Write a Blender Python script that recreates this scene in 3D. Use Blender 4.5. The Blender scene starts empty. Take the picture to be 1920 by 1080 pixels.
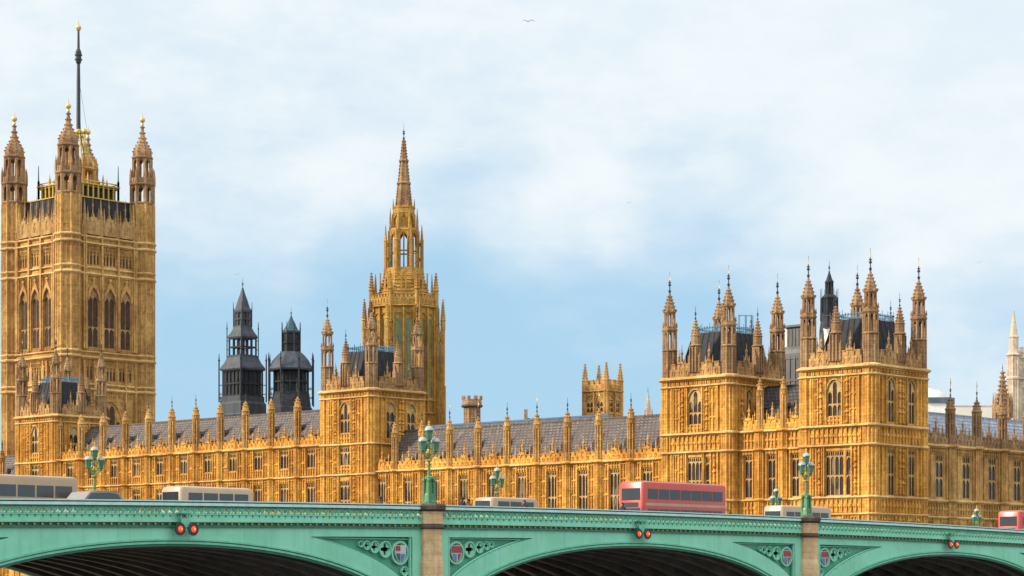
import bpy, math, random
from mathutils import Vector, Matrix
from mathutils.geometry import tessellate_polygon
random.seed(7)
PI = math.pi
SC = bpy.context.scene
COL = SC.collection
EYE = 7.0            # eye height over the water (water = 0)
GZ = 3.0             # terrace level the palace stands on

# ------------------------------------------------------------------ camera
cam_d = bpy.data.cameras.new("camera"); cam = bpy.data.objects.new("camera", cam_d); COL.objects.link(cam)
cam.location = (0, 0, EYE); cam.rotation_euler = (PI/2, 0, math.atan2(.678, .735))
cam_d.sensor_width = 36; cam_d.lens = 78.0; cam_d.shift_y = .2818
cam_d.clip_start = 1; cam_d.clip_end = 9000
SC.camera = cam

# ------------------------------------------------------------------ light
SUN_DIR = Vector((-.50, -.74, .50)).normalized()     # towards the sun: behind the camera's left shoulder
sun_el = math.asin(SUN_DIR.z); sun_az = math.atan2(SUN_DIR.x, SUN_DIR.y)
sd = bpy.data.lights.new("sun", 'SUN'); sd.energy = 5.0; sd.angle = math.radians(5); sd.color = (1, .88, .70)
so = bpy.data.objects.new("sun", sd); COL.objects.link(so)
so.rotation_euler = (-SUN_DIR).to_track_quat('-Z', 'Y').to_euler(); so.location = (-100, -100, 200)

W = bpy.data.worlds.new("World"); SC.world = W; W.use_nodes = True
nt = W.node_tree; nt.nodes.clear()
def N(t, typ, **kw):
    n = t.nodes.new(typ)
    for k, v in kw.items():
        if k.startswith('i_'):
            key = k[2:]
            n.inputs[int(key) if key.isdigit() else key].default_value = v
        else: setattr(n, k, v)
    return n
out = N(nt, 'ShaderNodeOutputWorld'); bg = N(nt, 'ShaderNodeBackground'); bg.inputs[1].default_value = .0975
sky = N(nt, 'ShaderNodeTexSky', sky_type='NISHITA', sun_disc=False, sun_elevation=sun_el, sun_rotation=sun_az % (2*PI))
sky.air_density = 1.0; sky.dust_density = .6; sky.ozone_density = 2.0
tc = N(nt, 'ShaderNodeTexCoord')
def noise(t, vec, scale, detail, rough, mscale=(1, 1, 1), loc=(0, 0, 0)):
    mp = N(t, 'ShaderNodeMapping'); mp.inputs['Scale'].default_value = mscale; mp.inputs['Location'].default_value = loc
    t.links.new(vec, mp.inputs['Vector'])
    n = N(t, 'ShaderNodeTexNoise'); n.inputs['Scale'].default_value = scale; n.inputs['Detail'].default_value = detail; n.inputs['Roughness'].default_value = rough
    t.links.new(mp.outputs[0], n.inputs['Vector']); return n.outputs['Fac']
def math_(t, op, a, b=None, clamp=False):
    n = N(t, 'ShaderNodeMath', operation=op, use_clamp=clamp)
    for i, x in enumerate((a, b)):
        if x is None: continue
        if isinstance(x, (int, float)): n.inputs[i].default_value = x
        else: t.links.new(x, n.inputs[i])
    return n.outputs[0]
def mrange(t, x, a, b, c=0., d=1., smooth=True):
    n = N(t, 'ShaderNodeMapRange'); n.interpolation_type = 'SMOOTHSTEP' if smooth else 'LINEAR'
    for i, v in zip((1, 2, 3, 4), (a, b, c, d)): n.inputs[i].default_value = v
    t.links.new(x, n.inputs[0]); return n.outputs[0]
def mixc(t, f, a, b, mode='MIX'):
    n = N(t, 'ShaderNodeMix', data_type='RGBA', blend_type=mode)
    if isinstance(f, (int, float)): n.inputs[0].default_value = f
    else: t.links.new(f, n.inputs[0])
    for i, x in ((6, a), (7, b)):
        if isinstance(x, tuple): n.inputs[i].default_value = x if len(x) == 4 else (*x, 1)
        else: t.links.new(x, n.inputs[i])
    return n.outputs[2]
dirv = tc.outputs['Generated']
sep = N(nt, 'ShaderNodeSeparateXYZ'); nt.links.new(dirv, sep.inputs[0])
big = noise(nt, dirv, 4.2, 5, .52, (1, 1, 2.0), (.35, .1, .2))
fine = noise(nt, dirv, 13, 7, .6, (1, 1, 2.2), (1.3, 0, .4))
cov = math_(nt, 'ADD', math_(nt, 'MULTIPLY', big, 1.15), math_(nt, 'MULTIPLY', fine, .62))
cov = math_(nt, 'ADD', math_(nt, 'SUBTRACT', cov, .07), mrange(nt, sep.outputs['Z'], .06, .26, -.22, .30))
# more cloud towards the north-west (right of the palace), clearer over the palace
dn = N(nt, 'ShaderNodeVectorMath', operation='DOT_PRODUCT'); nt.links.new(dirv, dn.inputs[0]); dn.inputs[1].default_value = (.735, .678, 0)
cov = math_(nt, 'ADD', cov, mrange(nt, dn.outputs['Value'], -.25, .25, -.05, .16, False))
def lobe(px, py, rad, amp):
    t_, u_ = (px-960)/4161, (1081-py)/4161
    d = Vector((-.678+.735*t_, .735+.678*t_, u_)).normalized()
    n = N(nt, 'ShaderNodeVectorMath', operation='DOT_PRODUCT'); nt.links.new(dirv, n.inputs[0]); n.inputs[1].default_value = d
    return mrange(nt, n.outputs['Value'], math.cos(rad/4161), 1, 0, amp)
for L in ((1040, 590, 520, -.42), (420, 470, 520, .01), (560, 640, 420, -.02), (1090, 425, 150, .14), (1210, 430, 130, .12), (980, 400, 120, .08), (1560, 140, 640, .20), (880, 190, 420, .10), (1430, 400, 330, -.17), (1860, 470, 260, .10), (150, 120, 620, .03)):
    cov = math_(nt, 'ADD', cov, lobe(*L))
mask = mrange(nt, cov, .36, 1.20)
skyc = mixc(nt, 1.0, sky.outputs[0], (1.0, 1.0, 1.0), 'MULTIPLY')
skyc = mixc(nt, .85, skyc, (3.55, 5.75, 7.6))
white = mixc(nt, mrange(nt, fine, .3, .7), (6.5, 7.35, 8.0), (7.5, 8.0, 8.2))
colr = mixc(nt, mask, skyc, white)
# added brightness overhead and north-east, out of the camera's view, to lift shaded faces
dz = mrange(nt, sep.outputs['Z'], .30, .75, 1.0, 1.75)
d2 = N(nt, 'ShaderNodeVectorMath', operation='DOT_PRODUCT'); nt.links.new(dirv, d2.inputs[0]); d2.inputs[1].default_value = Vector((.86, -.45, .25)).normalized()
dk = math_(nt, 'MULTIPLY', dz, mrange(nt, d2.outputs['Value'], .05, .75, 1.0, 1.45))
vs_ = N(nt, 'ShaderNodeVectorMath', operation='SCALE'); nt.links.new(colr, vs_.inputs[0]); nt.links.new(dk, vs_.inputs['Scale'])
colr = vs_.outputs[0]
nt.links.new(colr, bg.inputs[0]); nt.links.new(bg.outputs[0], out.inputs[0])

SC.view_settings.view_transform = 'Standard'; SC.view_settings.look = 'None'
SC.view_settings.exposure = .3; SC.view_settings.gamma = 1; SC.view_settings.use_curve_mapping = False
SC.cycles.max_bounces = 6; SC.cycles.diffuse_bounces = 3; SC.cycles.glossy_bounces = 3
SC.cycles.use_denoising = True

# ------------------------------------------------------------------ materials
MATS = {}
def base_mat(name, rough=.8, metal=0., spec=.3):
    m = bpy.data.materials.new(name); m.use_nodes = True; t = m.node_tree
    b = t.nodes['Principled BSDF']; b.inputs['Roughness'].default_value = rough; b.inputs['Metallic'].default_value = metal
    b.inputs['Specular IOR Level'].default_value = spec
    g = N(t, 'ShaderNodeNewGeometry'); MATS[name] = m
    return m, t, b, g.outputs['Position']
def bump(t, b, h, strength, dist):
    n = N(t, 'ShaderNodeBump'); n.inputs['Strength'].default_value = strength; n.inputs['Distance'].default_value = dist
    t.links.new(h, n.inputs['Height']); t.links.new(n.outputs[0], b.inputs['Normal'])
def stone(name, c1, c2, dark, grime_shade=.55, block=.16):
    m, t, b, P = base_mat(name, .9, 0, .15)
    f = noise(t, P, .16, 6, .62)
    c = mixc(t, mrange(t, f, .38, .62), c1, tuple(x*k_ for x, k_ in zip(c2, (.90, .86, .92))))
    # ashlar courses: blocks of slightly different tone
    s = N(t, 'ShaderNodeSeparateXYZ'); t.links.new(P, s.inputs[0])
    cv = N(t, 'ShaderNodeCombineXYZ'); t.links.new(math_(t, 'ADD', s.outputs[0], s.outputs[1]), cv.inputs[0]); t.links.new(s.outputs[2], cv.inputs[1])
    br = N(t, 'ShaderNodeTexBrick'); br.inputs['Scale'].default_value = 1; br.inputs['Brick Width'].default_value = .95; br.inputs['Row Height'].default_value = .42
    br.inputs['Mortar Size'].default_value = .018; br.inputs['Mortar Smooth'].default_value = .3
    br.inputs['Color1'].default_value = (1, 1, 1, 1); br.inputs['Color2'].default_value = (.46, .43, .38, 1); br.inputs['Mortar'].default_value = (.3, .28, .25, 1)
    t.links.new(cv.outputs[0], br.inputs['Vector'])
    c = mixc(t, block*2.2, c, br.outputs['Color'], 'MULTIPLY')
    # soot and rain streaks; the finer dark speckle paints shadows of small carving
    st = noise(t, P, 1.5, 6, .65, (1.5, 1.5, .16))
    pa = noise(t, P, .9, 5, .7, (1, 1, 1), (4, 2, 9))
    g = math_(t, 'MULTIPLY', mrange(t, math_(t, 'ADD', math_(t, 'MULTIPLY', st, .6), math_(t, 'MULTIPLY', pa, .4)), .46, .66), grime_shade)
    c = mixc(t, g, c, dark)
    carve_shade = mrange(t, noise(t, P, 1.9, 3, .6, (1, 1, .8), (7, 1, 3)), .52, .66)
    c = mixc(t, math_(t, 'MULTIPLY', carve_shade, .5*grime_shade), c, dark)
    hl = mrange(t, noise(t, P, 1.3, 4, .6, (1, 1, .5), (2, 8, 5)), .56, .70)
    c = mixc(t, math_(t, 'MULTIPLY', hl, .35), c, tuple(min(.8, x*1.25+.02) for x in c1))
    t.links.new(c, b.inputs['Base Color'])
    bump(t, b, math_(t, 'ADD', noise(t, P, 2.6, 5, .7), math_(t, 'MULTIPLY', br.outputs['Fac'], -.5)), .6, .12)
    return m
stone('honey_stone', (.75, .385, .080), (.60, .28, .050), (.20, .085, .022), .72)
stone('honey_trim', (.70, .455, .185), (.56, .33, .11), (.24, .12, .045), .55, .08)
stone('window_stone', (.52, .335, .14), (.42, .26, .10), (.2, .1, .04), .5, .08)
stone('brown_stone', (.41, .25, .125), (.30, .175, .082), (.10, .055, .03), .6)
stone('tower_stone', (.58, .325, .105), (.44, .235, .07), (.15, .078, .03), .70)
stone('spire_stone', (.52, .295, .075), (.40, .205, .045), (.15, .072, .022), .62)
stone('parapet_stone', (.50, .295, .115), (.38, .215, .08), (.15, .078, .03), .6)
stone('pale_stone', (.66, .54, .40), (.56, .44, .31), (.34, .25, .16), .35)
stone('pier_stone', (.74, .49, .26), (.62, .39, .19), (.28, .17, .08), .4, .05)
stone('dark_stone', (.13, .095, .075), (.10, .07, .055), (.045, .035, .03), .5, .05)
def plain(name, c, rough=.6, metal=0., spec=.35, var=.25, nscale=1.2, bumps=.0, stretch=(1, 1, 1)):
    m, t, b, P = base_mat(name, rough, metal, spec)
    f = noise(t, P, nscale, 5, .6, stretch)
    k = 1 - var
    cc = mixc(t, mrange(t, f, .35, .68), c, tuple(x*k for x in c))
    t.links.new(cc, b.inputs['Base Color'])
    if bumps: bump(t, b, f, bumps, .05)
    return m
def slate(name, c1, c2, w, h, rough=.6):
    m, t, b, P = base_mat(name, rough, 0, .35)
    s = N(t, 'ShaderNodeSeparateXYZ'); t.links.new(P, s.inputs[0])
    cv = N(t, 'ShaderNodeCombineXYZ')
    a = math_(t, 'ADD', s.outputs[0], s.outputs[1])
    # cast plates with diagonal lap joints
    t.links.new(math_(t, 'ADD', a, math_(t, 'MULTIPLY', s.outputs[2], .55)), cv.inputs[0]); t.links.new(s.outputs[2], cv.inputs[1])
    br = N(t, 'ShaderNodeTexBrick'); br.inputs['Scale'].default_value = 1; br.inputs['Brick Width'].default_value = w; br.inputs['Row Height'].default_value = h
    br.inputs['Mortar Size'].default_value = .08; br.inputs['Mortar Smooth'].default_value = .4
    br.inputs['Color1'].default_value = (*c1, 1); br.inputs['Color2'].default_value = (*c2, 1); br.inputs['Mortar'].default_value = tuple(x*.4 for x in c2) + (1,)
    t.links.new(cv.outputs[0], br.inputs['Vector'])
    f = noise(t, P, .5, 5, .65)
    c = mixc(t, mrange(t, f, .35, .7), br.outputs['Color'], tuple(x*.6 for x in c1))
    c = mixc(t, math_(t, 'MULTIPLY', mrange(t, noise(t, P, 1.5, 5, .7, (1, 1, .5), (3, 5, 1)), .52, .68), .55), c, tuple(x*1.45 for x in c1))
    c = mixc(t, math_(t, 'MULTIPLY', mrange(t, noise(t, P, 2.4, 4, .7, (1, 1, .4), (9, 2, 6)), .56, .70), .6), c, tuple(x*.3 for x in c1))
    t.links.new(c, b.inputs['Base Color'])
    bump(t, b, math_(t, 'ADD', math_(t, 'MULTIPLY', br.outputs['Fac'], -1.), math_(t, 'MULTIPLY', f, .6)), 1.0, .15)
slate('brown_slate', (.155, .118, .098), (.10, .077, .068), .7, .42)
slate('blue_slate', (.34, .37, .43), (.25, .275, .33), .85, .5)
slate('dark_slate', (.075, .062, .055), (.045, .040, .040), .6, .5)
plain('lead_roof', (.085, .115, .165), .45, 0, .5, .35, .6, .3)
plain('black_lead', (.030, .031, .036), .75, 0, .25, .4, .8, .2)
plain('lantern_lead', (.048, .055, .068), .6, 0, .3, .4, .7, .2, (1.5, 1.5, .3))
plain('grey_lead', (.10, .092, .088), .55, 0, .4, .4, .7, .2, (1.5, 1.5, .3))
plain('iron_blue', (.07, .20, .31), .5, .0, .4, .3)
plain('blue_lead', (.025, .075, .095), .6, 0, .3, .3)
plain('dark_iron', (.03, .03, .034), .5, 0, .4, .3)
plain('gold', (.52, .34, .06), .4, .25, .5, .4, 3)
plain('pale_gold', (.60, .43, .17), .4, .2, .5, .2)
m, t, b, P = base_mat('window_glass', .16, 0, .35)
f = noise(t, P, .55, 2, .5, (1, 1, .35)); c = mixc(t, mrange(t, f, .56, .68), (.036, .023, .016), (.20, .14, .085))
c = mixc(t, mrange(t, noise(t, P, 1.7, 3, .6, (1, 1, .5), (3, 3, 3)), .5, .7), c, (.025, .018, .015)); t.links.new(c, b.inputs['Base Color'])
plain('green_glass', (.17, .21, .09), .25, 0, .4, .4, .9)
plain('dark_opening', (.075, .045, .028), .8, 0, .1, .4, .9)
m, t, b, P = base_mat('green_paint', .5, 0, .35)
f = noise(t, P, .35, 5, .6); c = mixc(t, mrange(t, f, .35, .65), (.225, .54, .375), (.18, .47, .31))
c = mixc(t, math_(t, 'MULTIPLY', mrange(t, noise(t, P, 2.2, 5, .65, (1, 1, .10)), .50, .72), .42), c, (.11, .33, .22))
c = mixc(t, math_(t, 'MULTIPLY', mrange(t, noise(t, P, 1.1, 5, .7, (1, 1, .22), (5, 1, 2)), .60, .74), .40), c, (.36, .46, .16))
c = mixc(t, math_(t, 'MULTIPLY', mrange(t, noise(t, P, 3.0, 6, .75, (1, 1, .5), (1, 9, 4)), .63, .72), .35), c, (.50, .68, .58))
c = mixc(t, math_(t, 'MULTIPLY', mrange(t, noise(t, P, 2.4, 6, .7, (1, 1, .3), (8, 3, 1)), .68, .76), .6), c, (.16, .09, .04))
t.links.new(c, b.inputs['Base Color']); bump(t, b, noise(t, P, 1.2, 4, .6), .15, .05)
plain('green_trim', (.15, .46, .30), .42, 0, .45, .2, 2.0)
plain('deep_green', (.025, .13, .08), .45, 0, .45, .3)
plain('pale_rail', (.45, .62, .55), .3, 0, .6, .15, 2.0)
plain('recess_shade_green', (.075, .30, .195), .45, 0, .4, .2)  # darker tone paints the shade of the sunk tracery ground
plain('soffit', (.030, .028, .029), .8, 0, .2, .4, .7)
plain('rib_paint', (.22, .19, .18), .6, 0, .3, .35, .6)
plain('asphalt', (.05, .05, .052), .9, 0, .2, .3)
plain('paving', (.25, .24, .22), .85, 0, .2, .3)
plain('mud_water', (.09, .085, .06), .1, 0, .5, .3, .05)
plain('white_sheet', (.78, .74, .66), .7, 0, .2, .12)
plain('cream_render', (.66, .60, .50), .8, 0, .2, .12, .2)
plain('lamp_green', (.065, .185, .075), .4, 0, .5, .3, 3)
plain('lamp_glass', (.07, .20, .125), .08, 0, .7, .35, 4)
plain('lamp_dome', (.36, .35, .31), .35, 0, .5, .3, 4)
plain('red_paint', (.44, .05, .035), .3, 0, .5, .1)
plain('cream_paint', (.36, .235, .135), .35, 0, .5, .08)
plain('white_paint', (.40, .275, .175), .35, 0, .5, .1)
plain('grey_paint', (.20, .18, .17), .3, 0, .5, .1)
plain('car_glass', (.03, .035, .04), .06, 0, .7, .1)
plain('black_rubber', (.02, .02, .02), .8, 0, .2, .1)
plain('skin', (.42, .24, .16), .6, 0, .3, .1)
plain('dark_cloth', (.03, .028, .04), .85, 0, .2, .3)
plain('brown_cloth', (.11, .06, .04), .85, 0, .2, .3)
plain('hair', (.025, .016, .012), .6, 0, .3, .2)
plain('gull_grey', (.52, .58, .64), .7, 0, .2, .15)
plain('crest_red', (.30, .04, .045), .45, 0, .4, .15)
plain('crest_blue', (.08, .19, .38), .45, 0, .4, .15)
plain('crest_white', (.45, .44, .42), .45, 0, .4, .15)
m, t, b, P = base_mat('red_lamp', .3); b.inputs['Base Color'].default_value = (.8, .05, .01, 1)
b.inputs['Emission Color'].default_value = (1, .05, .006, 1); b.inputs['Emission Strength'].default_value = 1.3
m, t, b, P = base_mat('amber_core', .3); b.inputs['Base Color'].default_value = (.9, .3, .05, 1)
b.inputs['Emission Color'].default_value = (1, .25, .03, 1); b.inputs['Emission Strength'].default_value = 2.2

# ------------------------------------------------------------------ mesh builder
class MB:
    def __init__(s): s.v = []; s.f = []; s.M = None; s.flip = False
    def frame(s, o=None, a=(1, 0, 0), n=(0, 1, 0)):
        """local x runs along a, local y along n, z up, origin o"""
        if o is None: s.M = None; s.flip = False; return s
        a = Vector(a); n = Vector(n); s.M = (Vector(o), a, n); s.flip = a.cross(n).z < 0; return s
    def add(s, vs, fs):
        k = len(s.v)
        if s.M:
            o, a, n = s.M
            vs = [(o.x+a.x*p[0]+n.x*p[1], o.y+a.y*p[0]+n.y*p[1], o.z+p[2]) for p in vs]
        s.v += [tuple(p) for p in vs]
        for f in fs:
            f = [i+k for i in f]
            s.f.append(f[::-1] if s.flip else f)
    def box(s, x0, x1, y0, y1, z0, z1):
        if x0 > x1: x0, x1 = x1, x0
        if y0 > y1: y0, y1 = y1, y0
        s.add([(x0, y0, z0), (x1, y0, z0), (x1, y1, z0), (x0, y1, z0), (x0, y0, z1), (x1, y0, z1), (x1, y1, z1), (x0, y1, z1)],
              [(0, 3, 2, 1), (4, 5, 6, 7), (0, 1, 5, 4), (1, 2, 6, 5), (2, 3, 7, 6), (3, 0, 4, 7)])
    def lathe(s, cx, cy, prof, n=8, rot=None, sy=1.):
        if rot is None: rot = PI/n
        vs = []; fs = []
        for r, z in prof:
            for i in range(n):
                a = rot+2*PI*i/n; vs.append((cx+r*math.cos(a), cy+r*math.sin(a)*sy, z))
        for j in range(len(prof)-1):
            for i in range(n):
                fs.append((j*n+i, j*n+(i+1) % n, (j+1)*n+(i+1) % n, (j+1)*n+i))
        fs.append(tuple(range(n))[::-1]); k = (len(prof)-1)*n; fs.append(tuple(range(k, k+n)))
        s.add(vs, fs)
    def ring(s, cx, cy, n, R, fn, rot=None):
        if rot is None: rot = PI/n
        for i in range(n):
            a = rot+2*PI*i/n; fn(cx+R*math.cos(a), cy+R*math.sin(a))
    def post(s, x, y, w, z0, z1): s.box(x-w/2, x+w/2, y-w/2, y+w/2, z0, z1)
    def spike(s, x, y, r, z0, z1, n=4): s.lathe(x, y, [(r, z0), (r*.12, z1)], n)
    def tube(s, pts, rad, n=6):
        pts = [Vector(p) for p in pts]
        rad = rad if isinstance(rad, (list, tuple)) else [rad]*len(pts)
        vs = []; fs = []
        for i, p in enumerate(pts):
            d = (pts[min(i+1, len(pts)-1)]-pts[max(i-1, 0)]).normalized()
            u = d.cross(Vector((0, 0, 1)) if abs(d.z) < .9 else Vector((1, 0, 0))).normalized(); w = d.cross(u)
            for k in range(n):
                a = 2*PI*k/n; vs.append(p+(u*math.cos(a)+w*math.sin(a))*rad[i])
        for i in range(len(pts)-1):
            for k in range(n): fs.append((i*n+k, i*n+(k+1) % n, (i+1)*n+(k+1) % n, (i+1)*n+k))
        fs.append(tuple(range(n))[::-1]); fs.append(tuple(range((len(pts)-1)*n, len(pts)*n)))
        s.add([tuple(p) for p in vs], fs)
    def ball(s, x, y, z, r, n=10, m=6, sz=1.):
        s.lathe(x, y, [(max(r*math.sin(PI*j/m), .001), z-r*sz*math.cos(PI*j/m)) for j in range(m+1)], n)
    def flat(s, outer, holes, y0, y1):
        """polygon with holes in the x-z plane, solid between y0 and y1"""
        loops = [outer]+list(holes)
        key = str((outer, holes))
        tri = FLAT.get(key)
        if tri is None:
            tri = tessellate_polygon([[Vector((p[0], p[1], 0)) for p in l] for l in loops]); FLAT[key] = tri
        pts = [p for l in loops for p in l]; n = len(pts)
        vs = [(p[0], y0, p[1]) for p in pts]+[(p[0], y1, p[1]) for p in pts]
        fs = []
        for a, b, c in tri:
            A, B, C = pts[a], pts[b], pts[c]
            cr = (B[0]-A[0])*(C[1]-A[1])-(B[1]-A[1])*(C[0]-A[0])
            if cr < 0: b, c = c, b
            fs.append((a, b, c)); fs.append((n+c, n+b, n+a))
        k = 0
        for l in loops:
            L = len(l)
            for i in range(L): fs.append((k+i, k+(i+1) % L, n+k+(i+1) % L, n+k+i))
            k += L
        s.add(vs, fs)
    def wall(s, x0, x1, z0, z1, ops=(), depth=.27):
        """wall face at y=0 (outside is -y) with rectangular openings (a, b, zb, zt) and their reveals"""
        xs = sorted({x0, x1, *[o[0] for o in ops], *[o[1] for o in ops]}); zs = sorted({z0, z1, *[o[2] for o in ops], *[o[3] for o in ops]})
        for i in range(len(xs)-1):
            for j in range(len(zs)-1):
                cx = (xs[i]+xs[i+1])/2; cz = (zs[j]+zs[j+1])/2
                if cx < x0 or cx > x1 or any(o[0] < cx < o[1] and o[2] < cz < o[3] for o in ops): continue
                s.add([(xs[i], 0, zs[j]), (xs[i+1], 0, zs[j]), (xs[i+1], 0, zs[j+1]), (xs[i], 0, zs[j+1])], [(0, 1, 2, 3)])
        for a, b, c, d in ops:
            s.add([(a, 0, c), (b, 0, c), (b, 0, d), (a, 0, d), (a, depth, c), (b, depth, c), (b, depth, d), (a, depth, d)],
                  [(0, 4, 5, 1), (1, 5, 6, 2), (2, 6, 7, 3), (3, 7, 4, 0)])
    def mesh(s, name, mat, smooth=None):
        me = bpy.data.meshes.new(name); me.from_pydata(s.v, [], s.f); me.materials.append(MATS[mat])
        if smooth is not None:
            me.polygons.foreach_set('use_smooth', [True]*len(me.polygons)); me.set_sharp_from_angle(angle=math.radians(smooth))
        me.update(); return me
    def build(s, name, mat, parent=None, smooth=None, **kw):
        return put(name, s.mesh(name, mat, smooth), parent, **kw)
FLAT = {}
def put(name, me, parent=None, loc=(0, 0, 0), rz=0., scale=None, label=None, kind=None):
    o = bpy.data.objects.new(name, me); COL.objects.link(o); o.parent = parent
    o.location = loc; o.rotation_euler = (0, 0, rz)
    if scale: o.scale = scale
    if label: o['label'] = label
    if kind: o['kind'] = kind
    return o
def thing(name, label, cat, loc=(0, 0, 0), rz=0., group=None):
    o = bpy.data.objects.new(name, None); COL.objects.link(o); o.location = loc; o.rotation_euler = (0, 0, rz)
    o.empty_display_size = .5
    o['label'] = label; o['category'] = cat
    if group: o['group'] = group
    return o
def kids(o): return [c for c in SC.objects if c.parent == o]
def copy_tree(o, parent=None):
    c = o.copy(); COL.objects.link(c); c.parent = parent
    for k in TREE.get(o.name, []): copy_tree_reg(k, c)
    return c
TREE = {}
def reg(root):
    """remember a thing's children for copying"""
    ks = kids(root); TREE[root.name] = ks
    for k in ks: reg(k)
def copy_tree_reg(o, parent):
    c = o.copy(); COL.objects.link(c); c.parent = parent
    for k in TREE.get(o.name, []): copy_tree_reg(k, c)

# ------------------------------------------------------------------ setting
mb = MB(); mb.box(-2500, 2500, -400, 226, -.6, 0); o = mb.build('water', 'mud_water'); o['kind'] = 'structure'
mb = MB(); mb.box(-2500, 2500, 226, 5000, -2, GZ-.02); o = mb.build('ground', 'paving'); o['kind'] = 'structure'

# ------------------------------------------------------------------ gothic kit
def arch_z(x, w, spring, rise):
    """pointed-arch outline height over the springing at offset x from the centre"""
    h = w/2; u = min(1, abs(x)/h)
    return spring+rise*(1-u**1.9)**.62
def light(x0, x1, z0, z1, head=True):
    w = x1-x0; c = (x0+x1)/2
    if not head or z1-z0 < w: return [(x0, z0), (x1, z0), (x1, z1), (x0, z1)]
    zs = z1-w*.75
    return [(x0, z0), (x1, z0), (x1, zs), (x1-w*.14, zs+w*.42), (c, z1), (x0+w*.14, zs+w*.42), (x0, zs)]
WIN = {}
def win_meshes(w, h, n, rows, arch, fmat='window_stone', gmat='window_glass'):
    key = (round(w, 2), round(h, 2), n, tuple(rows), arch, fmat, gmat)
    if key in WIN: return WIN[key]
    mu = min(.12, w*.06); fr = .09
    lw = (w-2*fr-(n-1)*mu)/n
    rise = w*.62 if arch else 0; spring = h-.1-rise
    zs = [fr]+[r*h for r in rows]; holes = []
    for i in range(n):
        a = -w/2+fr+i*(lw+mu); b = a+lw
        ztop = (min(arch_z(a, w-2*fr, spring, rise), arch_z(b, w-2*fr, spring, rise))-.12) if arch else h-fr
        head = ztop-(0 if arch else lw*1.1)
        for j, zb in enumerate(zs):
            zt = zs[j+1]-mu*.55 if j+1 < len(zs) else head
            z0 = zb if j == 0 else zb+mu*.55
            if zt-z0 > .15: holes.append(light(a, b, z0, zt))
        if not arch:            # panel tracery in the square head
            hw = (lw-.06)/2
            for q in (0, 1):
                x = a+q*(hw+.06); holes.append(light(x, x+hw, head+.1, h-fr*.7))
    mb = MB()
    mb.flat([(-w/2, 0), (w/2, 0), (w/2, h), (-w/2, h)], holes, .10, .17)
    if arch:    # hood mould standing proud of the wall
        P = []
        K = 12
        for j in range(K+1):
            x = -w/2+w*j/K; P.append((x*1.0, arch_z(x, w, spring, rise)))
        top = [(x*1.12, z+.14) for x, z in P]
        mb.flat(P+[(w/2*1.12, spring-.3), (w/2*1.0, spring-.3)][::-1][:0]+top[::-1], [], -.12, .02)
    fm = mb.mesh('window', fmat)
    g = MB(); g.box(-w/2, w/2, .20, .24, 0, h); gm = g.mesh('pane', gmat)
    WIN[key] = (fm, gm); return WIN[key]
def window(parent, x, y, z, w, h, n, rows=(.5,), arch=False, rz=0., fmat='window_stone', gmat='window_glass'):
    fm, gm = win_meshes(w, h, n, rows, arch, fmat, gmat)
    f = put('window', fm, parent, (x, y, z), rz); put('pane', gm, f)
    return f
def string(mb, x0, x1, z, t=.28, p=.22):
    """string course along a wall frame: weathered top, bold roll, thin lower fillet"""
    p *= 1.45
    mb.add([(x0, .05, z), (x1, .05, z), (x1, -p, z), (x0, -p, z), (x0, .05, z+t), (x1, .05, z+t), (x1, -p, z+t*.45), (x0, -p, z+t*.45)],
           [(0, 1, 2, 3), (3, 2, 6, 7), (7, 6, 5, 4), (0, 3, 7, 4), (1, 5, 6, 2)])
    mb.box(x0, x1, -p*.4, .05, z-t*.5, z-.003)
def strips(mb, xs, z0, z1, w=.13, p=.10):
    for x in xs: mb.box(x-w/2, x+w/2, -p*1.6, .04, z0, z1)
def niche(mb, x, z, h, w=.5):
    """statue under a canopy on a corbel"""
    mb.lathe(x, -.16, [(.05, z-.22), (w*.5, z-.02), (w*.5, z+.05)], 6)
    mb.lathe(x, -.14, [(w*.34, z+.06), (w*.26, z+h*.3), (w*.34, z+h*.48), (w*.13, z+h*.56), (w*.17, z+h*.62), (w*.05, z+h*.69)], 7)
    mb.lathe(x, -.13, [(w*.52, z+h*.72), (w*.55, z+h*.80), (w*.30, z+h*.86), (.03, z+h*1.06)], 6)
def band(mb, x0, x1, z0, z1, step=.75, shields=True):
    n = max(1, round((x1-x0)/step)); st = (x1-x0)/n
    for i in range(n+1): mb.box(x0+i*st-.06, x0+i*st+.06, -.2, .04, z0, z1)
    mb.box(x0, x1, -.07, .04, z1-.16, z1-.02); mb.box(x0, x1, -.07, .04, z0+.02, z0+.14)
    if shields:
        for i in range(n):
            c = x0+(i+.5)*st; m_ = (z0+z1)/2; r = min(st*.30, (z1-z0)*.26)
            mb.flat([(c-r, m_+r), (c-r, m_-r*.2), (c, m_-r*1.15), (c+r, m_-r*.2), (c+r, m_+r)], [], -.13, .03)
def panels(mb, x0, x1, z0, z1, step=.55, rows=1.7):
    """blind panel tracery: slim shafts with small arched heads in tiers"""
    n = max(1, round((x1-x0)/step)); st = (x1-x0)/n
    k = max(1, round((z1-z0)/rows)); hz = (z1-z0)/k
    for i in range(n+1): mb.box(x0+i*st-.045, x0+i*st+.045, -.17, .04, z0, z1)
    for j in range(k):
        zt = z0+(j+1)*hz
        for i in range(n):
            a = x0+i*st; mb.flat([(a, zt), (a, zt-.38), (a+st*.2, zt-.20), (a+st*.5, zt-.10), (a+st*.8, zt-.20), (a+st, zt-.38), (a+st, zt)], [], -.13, .03)
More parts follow.
